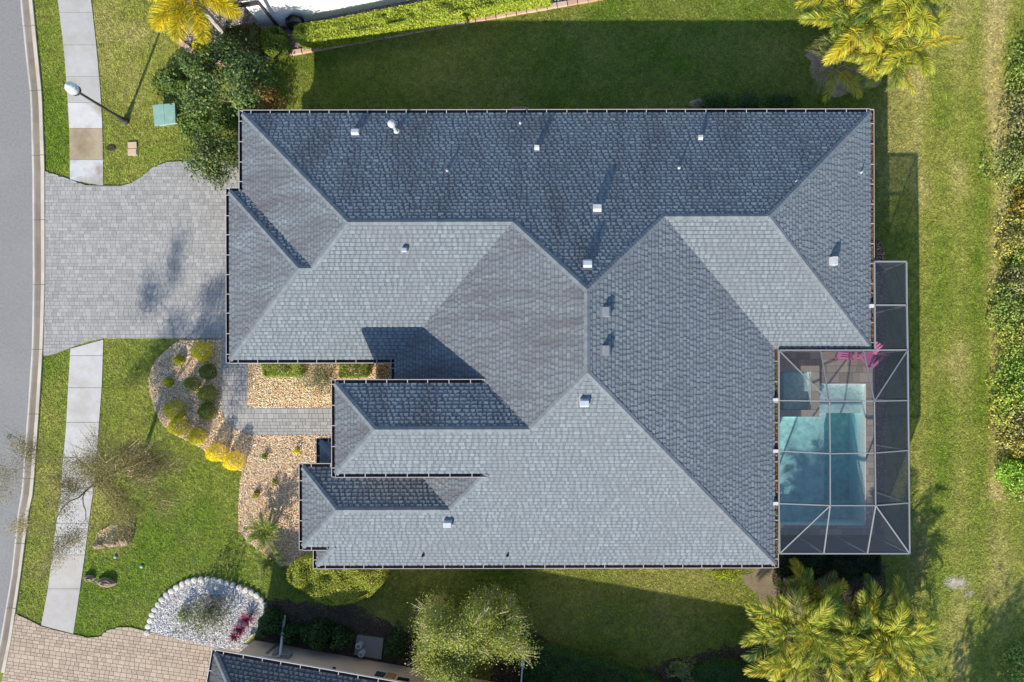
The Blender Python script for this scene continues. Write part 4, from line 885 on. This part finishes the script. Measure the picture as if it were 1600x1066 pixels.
def dome(n, rx, ry, h, r, lump=.12, depth=.3, low=-.05):
    d = unit(r.normal(size=(n, 3))); d[:, 2] = np.abs(d[:, 2]) * 1.05 + low; d = unit(d)
    ph = r.uniform(0, 6, 6); az = np.arctan2(d[:, 1], d[:, 0])
    k = 1 + lump * (np.sin(az * 3 + ph[0]) * .5 + np.sin(az * 5 + d[:, 2] * 4 + ph[1]) * .5 + np.sin(d[:, 2] * 7 + az * 2 + ph[2]) * .4)
    rad = (k * (1 - depth * r.random(n) ** 2))[:, None]
    return d * rad * np.array((rx, ry, h)), d
def shrub(px, py, rx, ry, h, cols, label, cat='bush', group=None, n=1800, leaf=.06, seed=0, lump=.12, depth=.35, name='shrub', z=None, jit=.7, rot=0.0):
    r = np.random.default_rng(seed + int(px * 7 + py)); c, d = dome(n, rx, ry, h, r, lump, depth)
    if rot: cr, sr = math.cos(rot), math.sin(rot); c[:, :2] = np.stack([c[:, 0] * cr - c[:, 1] * sr, c[:, 0] * sr + c[:, 1] * cr], 1)
    V, C = leaf_quads(c, d, leaf, leaf * .5, pick(cols, n, r), r, jit)
    o = link(bpy.data.objects.new(name, np_mesh(name, V, 4, C, M_leaf))); b = P(px, py, h * .6 if z is None else z); o.location = (b.x, b.y, .02)
    return tag(o, label, cat, group)
def hedge(top_px, h, cols, label, n=9000, leaf=.07, seed=1, name='hedge'):
    r = np.random.default_rng(seed); poly = PL(top_px, h); xs = [p[0] for p in poly]; ys = [p[1] for p in poly]
    m = n * 3; x = r.uniform(min(xs), max(xs), m); y = r.uniform(min(ys), max(ys), m); k = inpoly(x, y, poly); x, y = x[k][:n], y[k][:n]; nn = len(x)
    c = np.stack([x, y, h + (vn(x + 50, y + 50, .4, 6) - .6) * .34 - .2 * r.random(nn) ** 2], 1); d = np.tile((0, 0, 1.0), (nn, 1))
    per = []; pd = []
    cx, cy = np.mean(xs), np.mean(ys)
    for (x0, y0), (x1, y1) in zip(poly, poly[1:] + poly[:1]):
        L = math.hypot(x1 - x0, y1 - y0); q = int(L * h * n / abs(area(poly)) * .8) + 4; t = r.random(q); nr = np.array((y1 - y0, x0 - x1)) / max(L, 1e-6)
        if (nr[0] * ((x0 + x1) / 2 - cx) + nr[1] * ((y0 + y1) / 2 - cy)) < 0: nr = -nr
        of = r.uniform(-.08, .06, q); per.append(np.stack([x0 + (x1 - x0) * t + nr[0] * of, y0 + (y1 - y0) * t + nr[1] * of, h * r.random(q) ** .7], 1)); pd.append(np.tile((nr[0], nr[1], .2), (q, 1)))
    c = np.r_[c, np.concatenate(per)]; d = np.r_[d, np.concatenate(pd)]
    o0 = np.array((cx, cy, 0)); V, C = leaf_quads(c - o0, d, leaf, leaf * .5, pick(cols, len(c), r, .3), r)
    o = link(bpy.data.objects.new(name, np_mesh(name, V, 4, C, M_leaf))); o.location = (cx, cy, 0); return tag(o, label, 'hedge')

def frond_mesh(name, L, rise, droop, nl, ll, lw, cols, seed, fluffy=False, bend=0.0, m=None):
    r = np.random.default_rng(seed); Q = []; C = []
    def at(t): return np.array((L * (t - .18 * droop * t ** 2.2), bend * t * t * L, L * (rise * t - droop * .62 * t ** 2)))
    def tan_(t): a, b = at(max(t - .02, 0)), at(min(t + .02, 1.02)); return unit(b - a)
    rc = np.array(cols[0]) * np.array((1.25, 1.05, .9))
    ts = np.linspace(0, 1, 9)
    for a, b in zip(ts, ts[1:]):
        p, q = at(a), at(b); w0, w1 = .03 * (1 - a) + .006, .03 * (1 - b) + .006; s = np.array((0, 1, 0)); u = np.array((0, 0, 1))
        Q += [p - s * w0, p + u * w0, q + u * w1, q - s * w1]; Q += [p + u * w0, p + s * w0, q + s * w1, q + u * w1]; C += [rc, rc]
    for k in range(nl):
        t = .14 + .86 * (k + r.random()) / nl; p = at(t); T = tan_(t)
        le = ll * math.sin(PI * min(1, .16 + .80 * t)) ** .7 * r.uniform(.85, 1.1) + .03
        for s in (-1, 1):
            S_ = np.array((0, s, 0)); U_ = np.cross(T, np.array((0, 1, 0))); U_ = U_ if U_[2] > 0 else -U_
            fw = math.radians(58 - 32 * t) ; fwd = math.cos(fw); sdw = math.sin(fw)
            roll = r.uniform(-1.5, 1.5) if fluffy else r.normal(.28, .16)
            if fluffy: fwd, sdw = .62, .78
            d = unit(T * fwd + (S_ * math.cos(roll) + U_ * math.sin(roll)) * sdw); w = lw * (1 - .3 * t)
            dn = np.array((0, 0, -1)); mid = p + d * le * .5; tip = p + d * le * .95 + dn * le * (.05 if fluffy else .22)
            wd = unit(np.cross(d, unit(U_ + .5 * r.normal(size=3)))) * w
            c = np.array(cols[r.integers(0, len(cols))]) * r.uniform(.75, 1.2)
            Q += [p - wd * .4, p + wd * .4, mid + wd, mid - wd]; Q += [mid - wd, mid + wd, tip + wd * .12, tip - wd * .12]; C += [c, c]
    return np_mesh(name, np.array(Q), 4, np.clip(np.array(C), .003, 1), m or M_leaf)
def palm(name, loc, label, cat, stems, fronds, meshes, trunk_r=.06, trunk_mat=None, seed=0, group=None):
    """stems: (dx, dy, h) tops; fronds: (stem index, azimuth, pitch, scale, mesh index)"""
    t = thing(name, loc, label, cat, group); b0_ = Vector(loc)
    for dx, dy, h in stems:
        b = MB(); b.tube([b0_ + Vector((dx * .45, dy * .45, 0)), b0_ + Vector((dx * .7, dy * .7, h * .5)), b0_ + Vector((dx, dy, h))], [trunk_r * 1.2, trunk_r, trunk_r * .8], 8); b.build('trunk', trunk_mat or M_bark, t, True)
    for k, az, pt, sc, mi in fronds:
        dx, dy, h = stems[k]; o = bpy.data.objects.new('frond', meshes[mi]); COL.objects.link(o); o.parent = t
        o.location = (dx, dy, h); o.rotation_euler = (random.uniform(-.35, .35), -pt, az); o.scale = (sc, sc, sc)
    return t
YEL = [(0.561, 0.488, 0.030), (0.659, 0.512, 0.037), (0.464, 0.464, 0.037), (0.683, 0.464, 0.043)]
YG = [(0.312, 0.372, 0.030), (0.396, 0.396, 0.036), (0.240, 0.312, 0.030), (0.480, 0.420, 0.042)]
GRN = [(0.112, 0.190, 0.028), (0.168, 0.235, 0.034), (0.078, 0.146, 0.022), (0.246, 0.280, 0.039)]
OLV = [(.20, .20, .05), (.26, .24, .07), (.15, .17, .04)]
fr = [frond_mesh('frond', 2.3, .55, .75, 48, 0.56, .018, YEL, 1), frond_mesh('frond', 2.2, .65, .95, 48, 0.54, .018, YG, 2, bend=.15), frond_mesh('frond', 2.1, .75, 1.05, 46, 0.54, .016, GRN, 3, bend=-.15),
      frond_mesh('frond', 2.4, .45, .70, 50, 0.58, .018, YG + YEL, 4, bend=.1), frond_mesh('frond', 2.0, .8, .9, 46, 0.50, .018, YG, 5, bend=-.1), frond_mesh('frond', 2.2, .5, .9, 48, 0.54, .016, OLV, 6)]
def clump(n_stem, spread, hmin, hmax, per, seed, wts, sc=(.75, 1.1)):
    r = random.Random(seed); st = []; fl = []
    for i in range(n_stem):
        a = i * 2.4 + r.random(); d = spread * math.sqrt((i + .5) / n_stem); st.append((d * math.cos(a) * 1.15, d * math.sin(a), r.uniform(hmin, hmax)))
        for k in range(per): fl.append((i, a * .3 + k * 2 * PI / per + r.uniform(-.4, .4), r.uniform(-.15, .5), r.uniform(*sc), r.choices(range(6), wts)[0]))
    return st, fl
b_ = P(1338, 84); st, fl = clump(15, 1.95, .8, 2.4, 9, 5, (3, 6, 5, 3, 5, 2)); palm('areca_palm', tuple(b_), 'wide clump of bright yellow green areca palm fronds at the upper right', 'palm', st, fl, fr, .045)
b_ = P(1236, 962); st, fl = clump(13, 1.3, .9, 2.4, 9, 8, (2, 6, 5, 3, 5, 3)); palm('areca_palm', tuple(b_), 'left hand areca palm clump below the screen cage, close to the house corner', 'palm', st, fl, fr, .05, group='areca palms below the pool cage')
b_ = P(1338, 985); st, fl = clump(14, 1.4, .8, 2.2, 9, 21, (2, 6, 5, 4, 5, 3)); palm('areca_palm', tuple(b_), 'right hand areca palm clump below the screen cage, reaching out over the lawn', 'palm', st, fl, fr, .05, group='areca palms below the pool cage')
# foxtail palm at the top left, its plumes hanging into view
FOX = [(.70, .54, .02), (.78, .58, .02), (.62, .52, .03), (.46, .44, .03)]
ff = [frond_mesh('frond', 2.15, .35, .75, 300, .60, .013, FOX, 31, True), frond_mesh('frond', 2.0, .3, .7, 280, .58, .013, FOX + [(.18, .24, .03)], 32, True)]
b_ = P(347, 52); tp = P(299, -8, 3.0); dx, dy = tp.x - b_.x, tp.y - b_.y
azs = []
for x, y in ((232, 62), (275, 76), (378, 26), (330, 82), (210, -10), (250, -80), (330, -90), (390, -50), (385, -8)): q = P(x, y, 2.6); azs.append(math.atan2(q.y - tp.y, q.x - tp.x))
palm('foxtail_palm', tuple(b_), 'foxtail palm with fluffy golden yellow plumes at the top left', 'palm', [(dx, dy, 3.0)], [(0, a, .05, 1.08, i % 2) for i, a in enumerate(azs)], ff, .12, mat('pale_trunk', (.4, .37, .33), .9, .2, 8))
# small feathery palm in the front bed and fuzzy plants by it
PG = [(.16, .24, .04), (.22, .28, .05), (.12, .19, .03), (.30, .30, .06)]
pf = [frond_mesh('frond', 1.15, .6, .9, 30, .26, .011, PG, 41), frond_mesh('frond', 1.0, .8, .95, 28, .24, .011, PG, 42)]
b_ = P(425, 822); st = [(0, 0, .7), (.1, -.25, .5), (-.25, .05, .5)]; r_ = random.Random(4)
palm('pygmy_palm', tuple(b_), 'small feathery green palm in the front bed beside the lower roof', 'palm', st, [(i % 3, i * 2.4, r_.uniform(-.1, .6), r_.uniform(.75, 1.05), i % 2) for i in range(30)], pf, .05)
b_ = P(432, 872); palm('pygmy_palm', tuple(b_), 'smaller fuzzy green palm near the clipped round bush', 'palm', [(0, 0, .35), (-.3, -.1, .3)], [(i % 2, i * 2.4, r_.uniform(-.1, .7), r_.uniform(.5, .75), i % 2) for i in range(22)], pf, .04)

# clipped bushes of the front bed
YB = [(.86, .70, .01), (.92, .74, .012), (.76, .63, .01)]
YGB = [(.64, .58, .012), (.72, .64, .015), (.52, .52, .012)]
DG = [(.11, .18, .02), (.15, .22, .025), (.08, .13, .02), (.22, .26, .03)]
OG = [(.42, .44, .015), (.50, .50, .02), (.32, .36, .015)]
g_ = 'clipped bushes in the front gravel bed'
for px, py, rp, h, cols, lab in (
  (312, 549, 18, .75, YGB, 'yellow green clipped bush at the top of the bed beside the driveway'), (278, 563, 9, .4, OG, 'small olive bush left of the top yellow green one'),
  (321, 581, 14, .7, DG, 'dark green bush just under the top yellow green one'), (262, 597, 8, .35, OG, 'smallest light green tuft at the left edge of the bed'),
  (296, 600, 12, .8, DG, 'narrow dark green bush in the middle of the bed'), (320, 616, 16, .75, DG + OG, 'dark bush with lighter green top, middle of the path side row'),
  (320, 643, 15, .7, DG, 'dark green bush lowest in the path side row'), (269, 641, 18, .8, OG, 'olive green round bush at the lawn edge, highest of its curve'),
  (275, 667, 17, .8, YGB + OG, 'yellow olive round bush touching the olive one above it'), (304, 683, 15, .75, YGB, 'yellowish round bush halfway along the lawn edge curve'),
  (333, 708, 16, 1.0, YB, 'bright yellow round bush second from the bottom of the curve'), (361, 722, 17, 1.0, YB, 'bright yellow bush at the bottom end of the curve')):
    rw = rp * .0262; shrub(px, py, rw, rw, h, cols, lab, group=g_, n=int(900 + rp * 120), leaf=.05, lump=.07, depth=.3)
for px, py, cols, lab in ((413, 713, DG, 'dark seedling nearest the path in the gravel'), (462, 706, YGB, 'yellowish seedling close to the small porch roof'), (398, 774, DG + OG, 'brownish green seedling at the left of the gravel'), (429, 754, DG, 'dark green seedling in the middle of the gravel')):
    shrub(px, py, .17, .17, .34, cols, lab, group='seedlings in the front gravel', n=160, leaf=.08, lump=.3, depth=.8)
shrub(401, 770, .12, .12, .25, [(.14, .09, .04)], 'tiny brown withered tuft in the front gravel', n=70, leaf=.07)
# planting beside the garage wall
LG = [(.22, .32, .03), (.28, .36, .04), (.16, .25, .025)]
hedge([(407, 566), (470, 566), (470, 587), (412, 587)], .55, LG, 'short bright green hedge under the garage eave', 2200, .06, 11)
hedge([(530, 566), (577, 566), (573, 587), (530, 589)], .55, [tuple(np.array(c) * .75) for c in LG], 'short green hedge at the far end of the garage wall', 1500, .06, 12)
GG = [(.17, .19, .10), (.22, .23, .13), (.12, .14, .06), (.26, .25, .15)]
shrub(497, 590, .85, .75, .8, GG, 'loose grey green feathery shrub beside the garage wall', n=2600, leaf=.07, lump=.35, depth=.75, jit=1.2)
shrub(600, 580, .4, .35, .6, [(.12, .09, .04), (.16, .12, .05), (.09, .09, .04)], 'brownish shrub in the corner by the tall roof', n=900, leaf=.06)
# clipped big bush by the lower eave
BB = [(.34, .40, .05), (.43, .46, .06), (.27, .34, .04), (.50, .45, .07)]
hedge([(449, 893), (455, 882), (470, 874), (500, 870), (560, 874), (592, 884), (599, 898), (594, 914), (578, 930), (550, 941), (520, 945), (495, 938), (480, 925), (460, 916), (450, 906)], 1.25, BB, 'large rounded clipped bush under the lower front eave', 15000, .07, 13, 'shrub')
# shrubs by the salmon wall
DK = [(.035, .085, .02), (.05, .11, .025), (.025, .06, .018), (.07, .14, .03)]
shrub(420, 975, .62, .62, .95, DK, 'dark green shrub next to the white gravel', group='dark shrubs along the salmon wall', n=2200, leaf=.11, lump=.25, depth=.6)
shrub(452, 990, .5, .45, .8, DK, 'dark green shrub beside the downspout', group='dark shrubs along the salmon wall', n=1600, leaf=.11, lump=.25, depth=.6)
shrub(492, 994, .75, .6, 1.0, DK, 'broad dark leafy shrub left of the concrete pad', group='dark shrubs along the salmon wall', n=2600, leaf=.12, lump=.25, depth=.6)
shrub(530, 1000, .5, .5, .9, DK, 'dark leafy shrub nearest the concrete pad', group='dark shrubs along the salmon wall', n=1700, leaf=.12, lump=.25, depth=.6)
shrub(618, 1008, .5, .7, .9, DK, 'dark shrub between the pad and the pale tree', group='dark shrubs along the salmon wall', n=1800, leaf=.1, lump=.25, depth=.6)
DH = [(.04, .12, .02), (.06, .16, .025), (.03, .09, .018)]
hedge([(824, 1012), (850, 1014), (900, 1030), (960, 1046), (1032, 1072), (1032, 1120), (818, 1120)], 1.2, DH, 'dense dark green hedge at the bottom beside the white fence', 15000, .07, 14)
hedge([(1096, 1046), (1130, 1040), (1180, 1046), (1232, 1054), (1240, 1110), (1080, 1110)], 1.0, DH, 'dark green hedge at the bottom left of the palms', 8000, .07, 15)
shrub(1068, 1050, .7, .55, .9, [(.16, .22, .10), (.22, .27, .13), (.25, .3, .05)], 'pale silvery green shrub between two dark hedges', n=1500, leaf=.09, lump=.4, depth=.8)
shrub(1135, 898, .55, .3, .5, OG + LG, 'yellow green low shrub at the eave near the house corner', n=700, leaf=.08, lump=.35, depth=.7, z=.3)
hedge([(1218, 868), (1300, 868), (1376, 868), (1376, 900), (1290, 906), (1220, 902)], .8, [(.03, .05, .018), (.045, .07, .02), (.02, .035, .014)], 'low dark hedge right against the end of the screen cage', 8000, .08, 16)
shrub(770, 170, .4, .25, .4, LG, 'small green shrub at the upper eave', n=500, leaf=.07, z=.2)
for k, (px, w) in enumerate(((1118, .7), (1168, .75), (1222, .7))):
    shrub(px, 160, w, .5, .7, DK, ('dark shrub at the upper eave next to the tan stones', 'dark shrub in the middle of the upper eave row', 'dark shrub in the upper eave row nearest the palms')[k], group='dark shrubs at the upper eave', n=1500, leaf=.09, lump=.3, depth=.6, z=.4)
rock(1090, 163, .4, .22, .2, 'tan rubble stone at the upper eave', 0, 9, None); rock(812, 171, .5, .12, .12, 'flat reddish stone against the upper wall', 0, 10, None, mat('red_stone', (.3, .17, .12), .9, .3, 8))
# upper neighbour's planting
YH = [(0.300, 0.388, 0.037), (0.388, 0.450, 0.050), (0.225, 0.312, .025), (0.450, 0.475, 0.062)]
hedge([(462, 40), (520, 31), (640, 8), (720, -8), (860, -36), (860, -6), (790, 4), (700, 22), (560, 49), (500, 60), (468, 62), (458, 55)], .9, YH, 'long clipped yellow green hedge along the white wall', 20000, .095, 17)
hedge([(408, 44), (436, 42), (444, 60), (440, 74), (412, 78), (406, 60)], .9, [(.16, .23, .03), (.12, .18, .025), (.22, .28, .035)], 'square clipped green bush in front of the white wall', 3400, .06, 18, 'shrub')
hedge([(350, 42), (398, 36), (402, 70), (398, 92), (366, 100), (346, 80)], 1.1, [(.12, .14, .035), (.17, .17, .045), (.09, .11, .03)], 'olive clipped shrub left of the square green bush', 5200, .07, 19, 'shrub')
shrub(310, 70, .35, .3, .5, YGB, 'yellow green low plant at the curved edging under the plumes', n=600, leaf=.09, z=.3)
# shrubs along the wild right hand edge
WG = [(00.227, 00.348, 00.070), (00.313, 00.418, 00.086), (00.157, 00.244, 00.052), (00.418, 00.452, 00.104)]
WY = [(00.522, 00.487, 00.086), (00.418, 00.434, 00.086), (00.626, 00.522, 00.122)]
WO = [(00.278, 00.278, 00.104), (00.348, 00.313, 00.139), (00.209, 00.227, 00.086)]
BG = [(00.319, 00.542, 00.064), (00.415, 00.606, 00.079), (00.223, 00.415, 00.047)]
labs = ['dark green shrub highest on the wild right edge', 'grey olive shrub with bare twigs near the top right', 'olive green shrub under the grey one on the right edge', 'orange yellow shrub on the upper right edge', 'loose olive shrub leaning over the lawn, upper right',
        'bright green shrub right of the loose olive one', 'brownish green shrub above the middle of the right edge', 'mid green shrub reaching furthest out over the middle lawn', 'yellow green shrub at mid height of the right edge', 'leafy green shrub just below mid height',
        'bright leafy shrub pushing onto the lawn', 'dark olive shrub behind the bright leafy one', 'thin twiggy yellowish shrub on the lower right edge', 'golden shrub in the lower right edge', 'vivid green fern like shrub lowest at the right edge', 'green shrub behind the fern like one']
for k, (px, py, w, h, cols) in enumerate(((1598, 105, .9, 1.6, WG), (1592, 180, 1.0, 1.5, WO), (1578, 260, 1.15, 1.3, WO + WG), (1600, 318, .8, 1.2, [(.45, .33, .05), (.36, .3, .05)]), (1578, 372, .85, 1.1, WO + WY), (1602, 412, .8, 1.4, BG), (1586, 440, .9, 1.2, WO), (1568, 482, .95, 1.1, WG),
                                          (1588, 530, .95, 1.3, WY + WG), (1580, 585, 1.0, 1.2, WG + BG), (1566, 628, .9, 1.0, BG + WY), (1596, 640, 1.0, 1.6, WO), (1572, 676, .8, 1.0, WY + WO), (1596, 700, .8, 1.4, [(.42, .36, .06), (.32, .3, .05)]), (1574, 740, .75, 1.0, BG), (1598, 750, .9, 1.3, WG))):
    shrub(px + 12, py, w, w * 1.1, h, cols, labs[k], group='shrubs along the wild right edge', n=2300, leaf=.12, lump=.4, depth=.85, jit=1.1, z=h * .4)
rim = ['tall dark green shrub topmost at the rim of the right edge', 'tall shrub at the right rim behind the highest dark one', 'tall shrub at the right rim behind the olive one', 'tall shrub at the right rim behind the orange yellow one', 'tall shrub at the right rim behind the bright green one', 'tall shrub at the right rim level with the pink chairs', 'tall shrub at the right rim level with the spa', 'tall shrub at the right rim behind the golden one', 'lowest tall shrub at the right rim, beside the fern like one']
for k, (py, w) in enumerate(((60, 1.4), (150, 1.5), (240, 1.4), (340, 1.5), (430, 1.4), (520, 1.5), (610, 1.4), (700, 1.4), (780, 1.2))):
    shrub(1652, py, w, w * 1.2, 2.0, WG + WO, rim[k], group='tall shrubs at the rim of the picture', n=1800, leaf=.15, lump=.4, depth=.8, jit=1.1, z=0)
shrub(1600, 1040, .9, .9, .9, WG, 'dark low shrub in the bottom right corner', n=1300, leaf=.12, lump=.4, depth=.8)

# white bed planting
SV = [(.20, .22, .13), (.26, .27, .17), (.14, .16, .08), (.10, .13, .05), (.3, .3, .2)]
shrub(312, 966, 1.0, .85, 1.7, SV, 'grey green variegated shrub standing in the white gravel', n=2600, leaf=.10, lump=.35, depth=.95, jit=1.3)
shrub(285, 963, .4, .35, .7, LG + GG, 'light green low plant at the left of the variegated shrub', n=500, leaf=.09, lump=.3, depth=.8)
for px, py, s, lab in ((389, 965, 1.15, 'largest purple leaved cordyline in the white gravel'), (378, 981, 1.0, 'middle purple cordyline in the white gravel'), (369, 992, .9, 'purple cordyline nearest the beige driveway')):
    r = np.random.default_rng(px); Q = []; C = []
    for k in range(24):
        a = k * 2.4; el = r.uniform(.15, 1.1); d = np.array((math.cos(a) * math.cos(el), math.sin(a) * math.cos(el), math.sin(el))); L = s * r.uniform(.3, .46); wv = np.array((-math.sin(a), math.cos(a), 0)) * .035
        p0_ = d * .03 + np.array((0, 0, .12)); p1_ = d * L * .5 + np.array((0, 0, .14)); p2_ = d * L + np.array((0, 0, .08)); c = np.array(((.16, .02, .06), (.22, .03, .09), (.10, .015, .04))[k % 3])
        Q += [p0_ - wv * .5, p0_ + wv * .5, p1_ + wv, p1_ - wv]; Q += [p1_ - wv, p1_ + wv, p2_ + wv * .1, p2_ - wv * .1]; C += [c, c * 1.1]
    o = link(bpy.data.objects.new('cordyline', np_mesh('cordyline', np.array(Q), 4, np.array(C), M_leaf))); o.location = P(px, py, .1); o.location.z = .03; tag(o, lab, 'plant', 'purple cordylines')

# ------------------------------------------------------------------ trees
def limbs(mb, p, d, L, rad, depth, tips, r, spread=.6, up=.15, kids=(2, 4), segs=4, wig=.18, shrink=.68, pts_all=None):
    pts = [p.copy()]; rr = [rad]; q = p.copy(); dd = d.copy()
    for i in range(segs):
        dd = (dd + Vector((r.gauss(0, wig), r.gauss(0, wig), r.gauss(0, wig) + up * .3))).normalized(); q = q + dd * (L / segs); pts.append(q.copy()); rr.append(rad * (1 - .45 * (i + 1) / segs))
        if pts_all is not None and depth <= 1: pts_all.append((q.copy(), dd.copy()))
    mb.tube(pts, rr, 5 if depth < 2 else 7, cap=False)
    if depth == 0: tips.append((q, dd)); return
    for k in range(r.randint(*kids)):
        j = r.randint(max(1, segs - 2), segs) if k else segs
        a = Vector((r.gauss(0, 1), r.gauss(0, 1), r.gauss(0, .6))); a = (a - dd * a.dot(dd)).normalized()
        nd = (dd * math.cos(spread) + a * math.sin(spread * r.uniform(.7, 1.3)) + Vector((0, 0, up))).normalized()
        limbs(mb, pts[j], nd, L * shrink * r.uniform(.8, 1.2), rr[j] * .7, depth - 1, tips, r, spread, up, kids, segs, wig, shrink, pts_all)
def tree(px, py, h, label, cols, seed, trunk_h, L, depth, n, leaf, spread, name='broadleaf_tree', tr=.12, sc=.35, up=.15, kids=(2, 4), bark=None, lean=(0, 0), group=None, shrink=.68, twigs=0, twig_col=(.30, .25, .13), twig_w=.009, twig_len=(.35, .9)):
    r = random.Random(seed); g = np.random.default_rng(seed); b0_ = P(px, py); t = thing(name, tuple(b0_), label, 'tree', group); mb = MB(); tips = []; allp = []
    top = b0_ + Vector((lean[0], lean[1], trunk_h)); mb.tube([b0_, b0_.lerp(top, .5) + Vector((.04, .03, 0)), top], [tr * 1.25, tr, tr * .85], 8, cap=False)
    for k in range(r.randint(3, 4)):
        a = k * 2 * PI / 3.5 + r.random() * .6; limbs(mb, top, Vector((math.cos(a) * spread * 1.3, math.sin(a) * spread * 1.3, 1)).normalized(), L, tr * .5, depth, tips, r, spread, up, kids, 4, .18, shrink, allp)
    mb.build('trunk', bark or M_bark, t, True)
    src = np.array([tuple(p) for p, d in tips + allp]); cen = src.mean(0)
    idx = g.integers(0, len(src), n); c = src[idx] + g.normal(size=(n, 3)) * sc * np.array((1, 1, .8)); out = unit(c - cen); out[:, 2] += .5
    cl = g.integers(0, len(cols), len(src))[idx]; mix = g.random(n) < .5; cl[mix] = g.integers(0, len(cols), mix.sum())
    V, C = leaf_quads(c, out, leaf, leaf * .5, pick(cols, n, g, .25, cl), g, .8)
    link(bpy.data.objects.new('crown', np_mesh('crown', V, 4, C, M_leaf)), t)
    if twigs:
        i2 = g.integers(0, len(src), twigs); p0_ = src[i2] + g.normal(size=(twigs, 3)) * .12; d = unit(src[i2] - cen + g.normal(size=(twigs, 3)) * .55 + np.array((0, 0, .25))); Lw = g.uniform(*twig_len, twigs)[:, None]; w = unit(np.cross(d, g.normal(size=(twigs, 3)))) * twig_w
        p1_ = p0_ + d * Lw; Vt = np.stack([p0_ - w, p0_ + w, p1_ + w * .3, p1_ - w * .3], 1).reshape(-1, 3)
        o = link(bpy.data.objects.new('twigs', np_mesh('twigs', Vt, 4, np.tile(twig_col, (twigs, 1)) * g.uniform(.6, 1.2, (twigs, 1)), M_stone)), t); o['kind'] = 'stuff'
    return t
SP = [(.25, .22, .06), (.31, .26, .09), (.19, .19, .045), (.35, .28, .12), (.16, .13, .045)]
tree(221, 718, 5, 'thin airy tree with sparse olive twigs leaning over the lower pavement', SP, 12, 2.2, 1.52, 3, 60000, .05, .85, 'sparse_tree', .085, .24, -.01, (2, 3), mat('sparse_bark', (.2, .17, .11), .9, .2, 8), (-.35, -.55), shrink=.75, twigs=900)
PG2 = [(.30, .36, .05), (.38, .41, .06), (.22, .29, .04), (.48, .46, .08), (.34, .36, .10)]
tree(746, 962, 5, 'pale yellow green tree with many bare twigs at the bottom', PG2, 23, 1.8, 1.08, 3, 58000, .08, .85, 'pale_tree', .11, .27, .02, (2, 4), M_twig, (-.1, -.15), shrink=.70, twigs=1900, twig_col=(.50, .43, .28), twig_w=.012, twig_len=(.25, .6))
DT = [(.06, .11, .03), (.09, .155, .04), (.04, .08, .025), (.13, .19, .045), (.19, .23, .055)]
tree(400, 178, 4, 'big dark green broadleaf tree beside the utility cabinet', DT, 31, 1.5, .92, 3, 8000, .14, .75, 'broadleaf_tree', .12, .22, .06, (2, 4), shrink=.72)
tree(374, 262, 4, 'dark green tree hanging over the upper driveway corner', [(.08, .13, .035), (.11, .16, .04), (.06, .10, .03), (.16, .18, .05)], 37, 1.0, .72, 3, 5000, .13, .7, 'broadleaf_tree', .08, .24, .1, (2, 4), shrink=.7)
LGT = [(.12, .20, .03), (.17, .25, .04), (.09, .15, .025)]
shrub(302, 192, .8, .75, .7, LGT, 'light green low shrub under the dark tree next to the cabinet', n=2600, leaf=.11, lump=.3, depth=.6, z=.3)
shrub(268, 128, .85, .6, .9, DT + LGT, 'mid green shrub above the cabinet at the foot of the dark tree', n=2400, leaf=.12, lump=.35, depth=.6, z=.4)
shrub(300, 105, .7, .55, 1.3, DT, 'dark leafy shrub between the curved edging and the tree', n=2000, leaf=.13, lump=.35, depth=.6, z=.6)
shrub(412, 150, .62, .6, 1.4, [(.32, .19, .04), (.26, .20, .05), (.36, .16, .04), (.20, .12, .04)], 'orange brown shrub at the upper roof corner', n=1500, leaf=.10, lump=.35, depth=.8, jit=1.2, z=.8)
shrub(352, 182, .7, .6, .8, DT + LGT, 'dark leafy shrub between the dark tree and the garage eave', n=2000, leaf=.12, lump=.35, depth=.7, z=.4)
shrub(398, 200, .4, .45, .9, [(.2, .19, .06), (.28, .22, .08)], 'olive brown shrub squeezed against the garage eave', n=900, leaf=.1, lump=.35, depth=.8, z=.9)
tree(1470, 1400, 8, 'tall spreading tree below the frame that shades the lower right lawn', DT, 51, 3.2, 1.9, 3, 5200, .3, .7, 'broadleaf_tree', .2, .5, .1, (2, 3), shrink=.72)
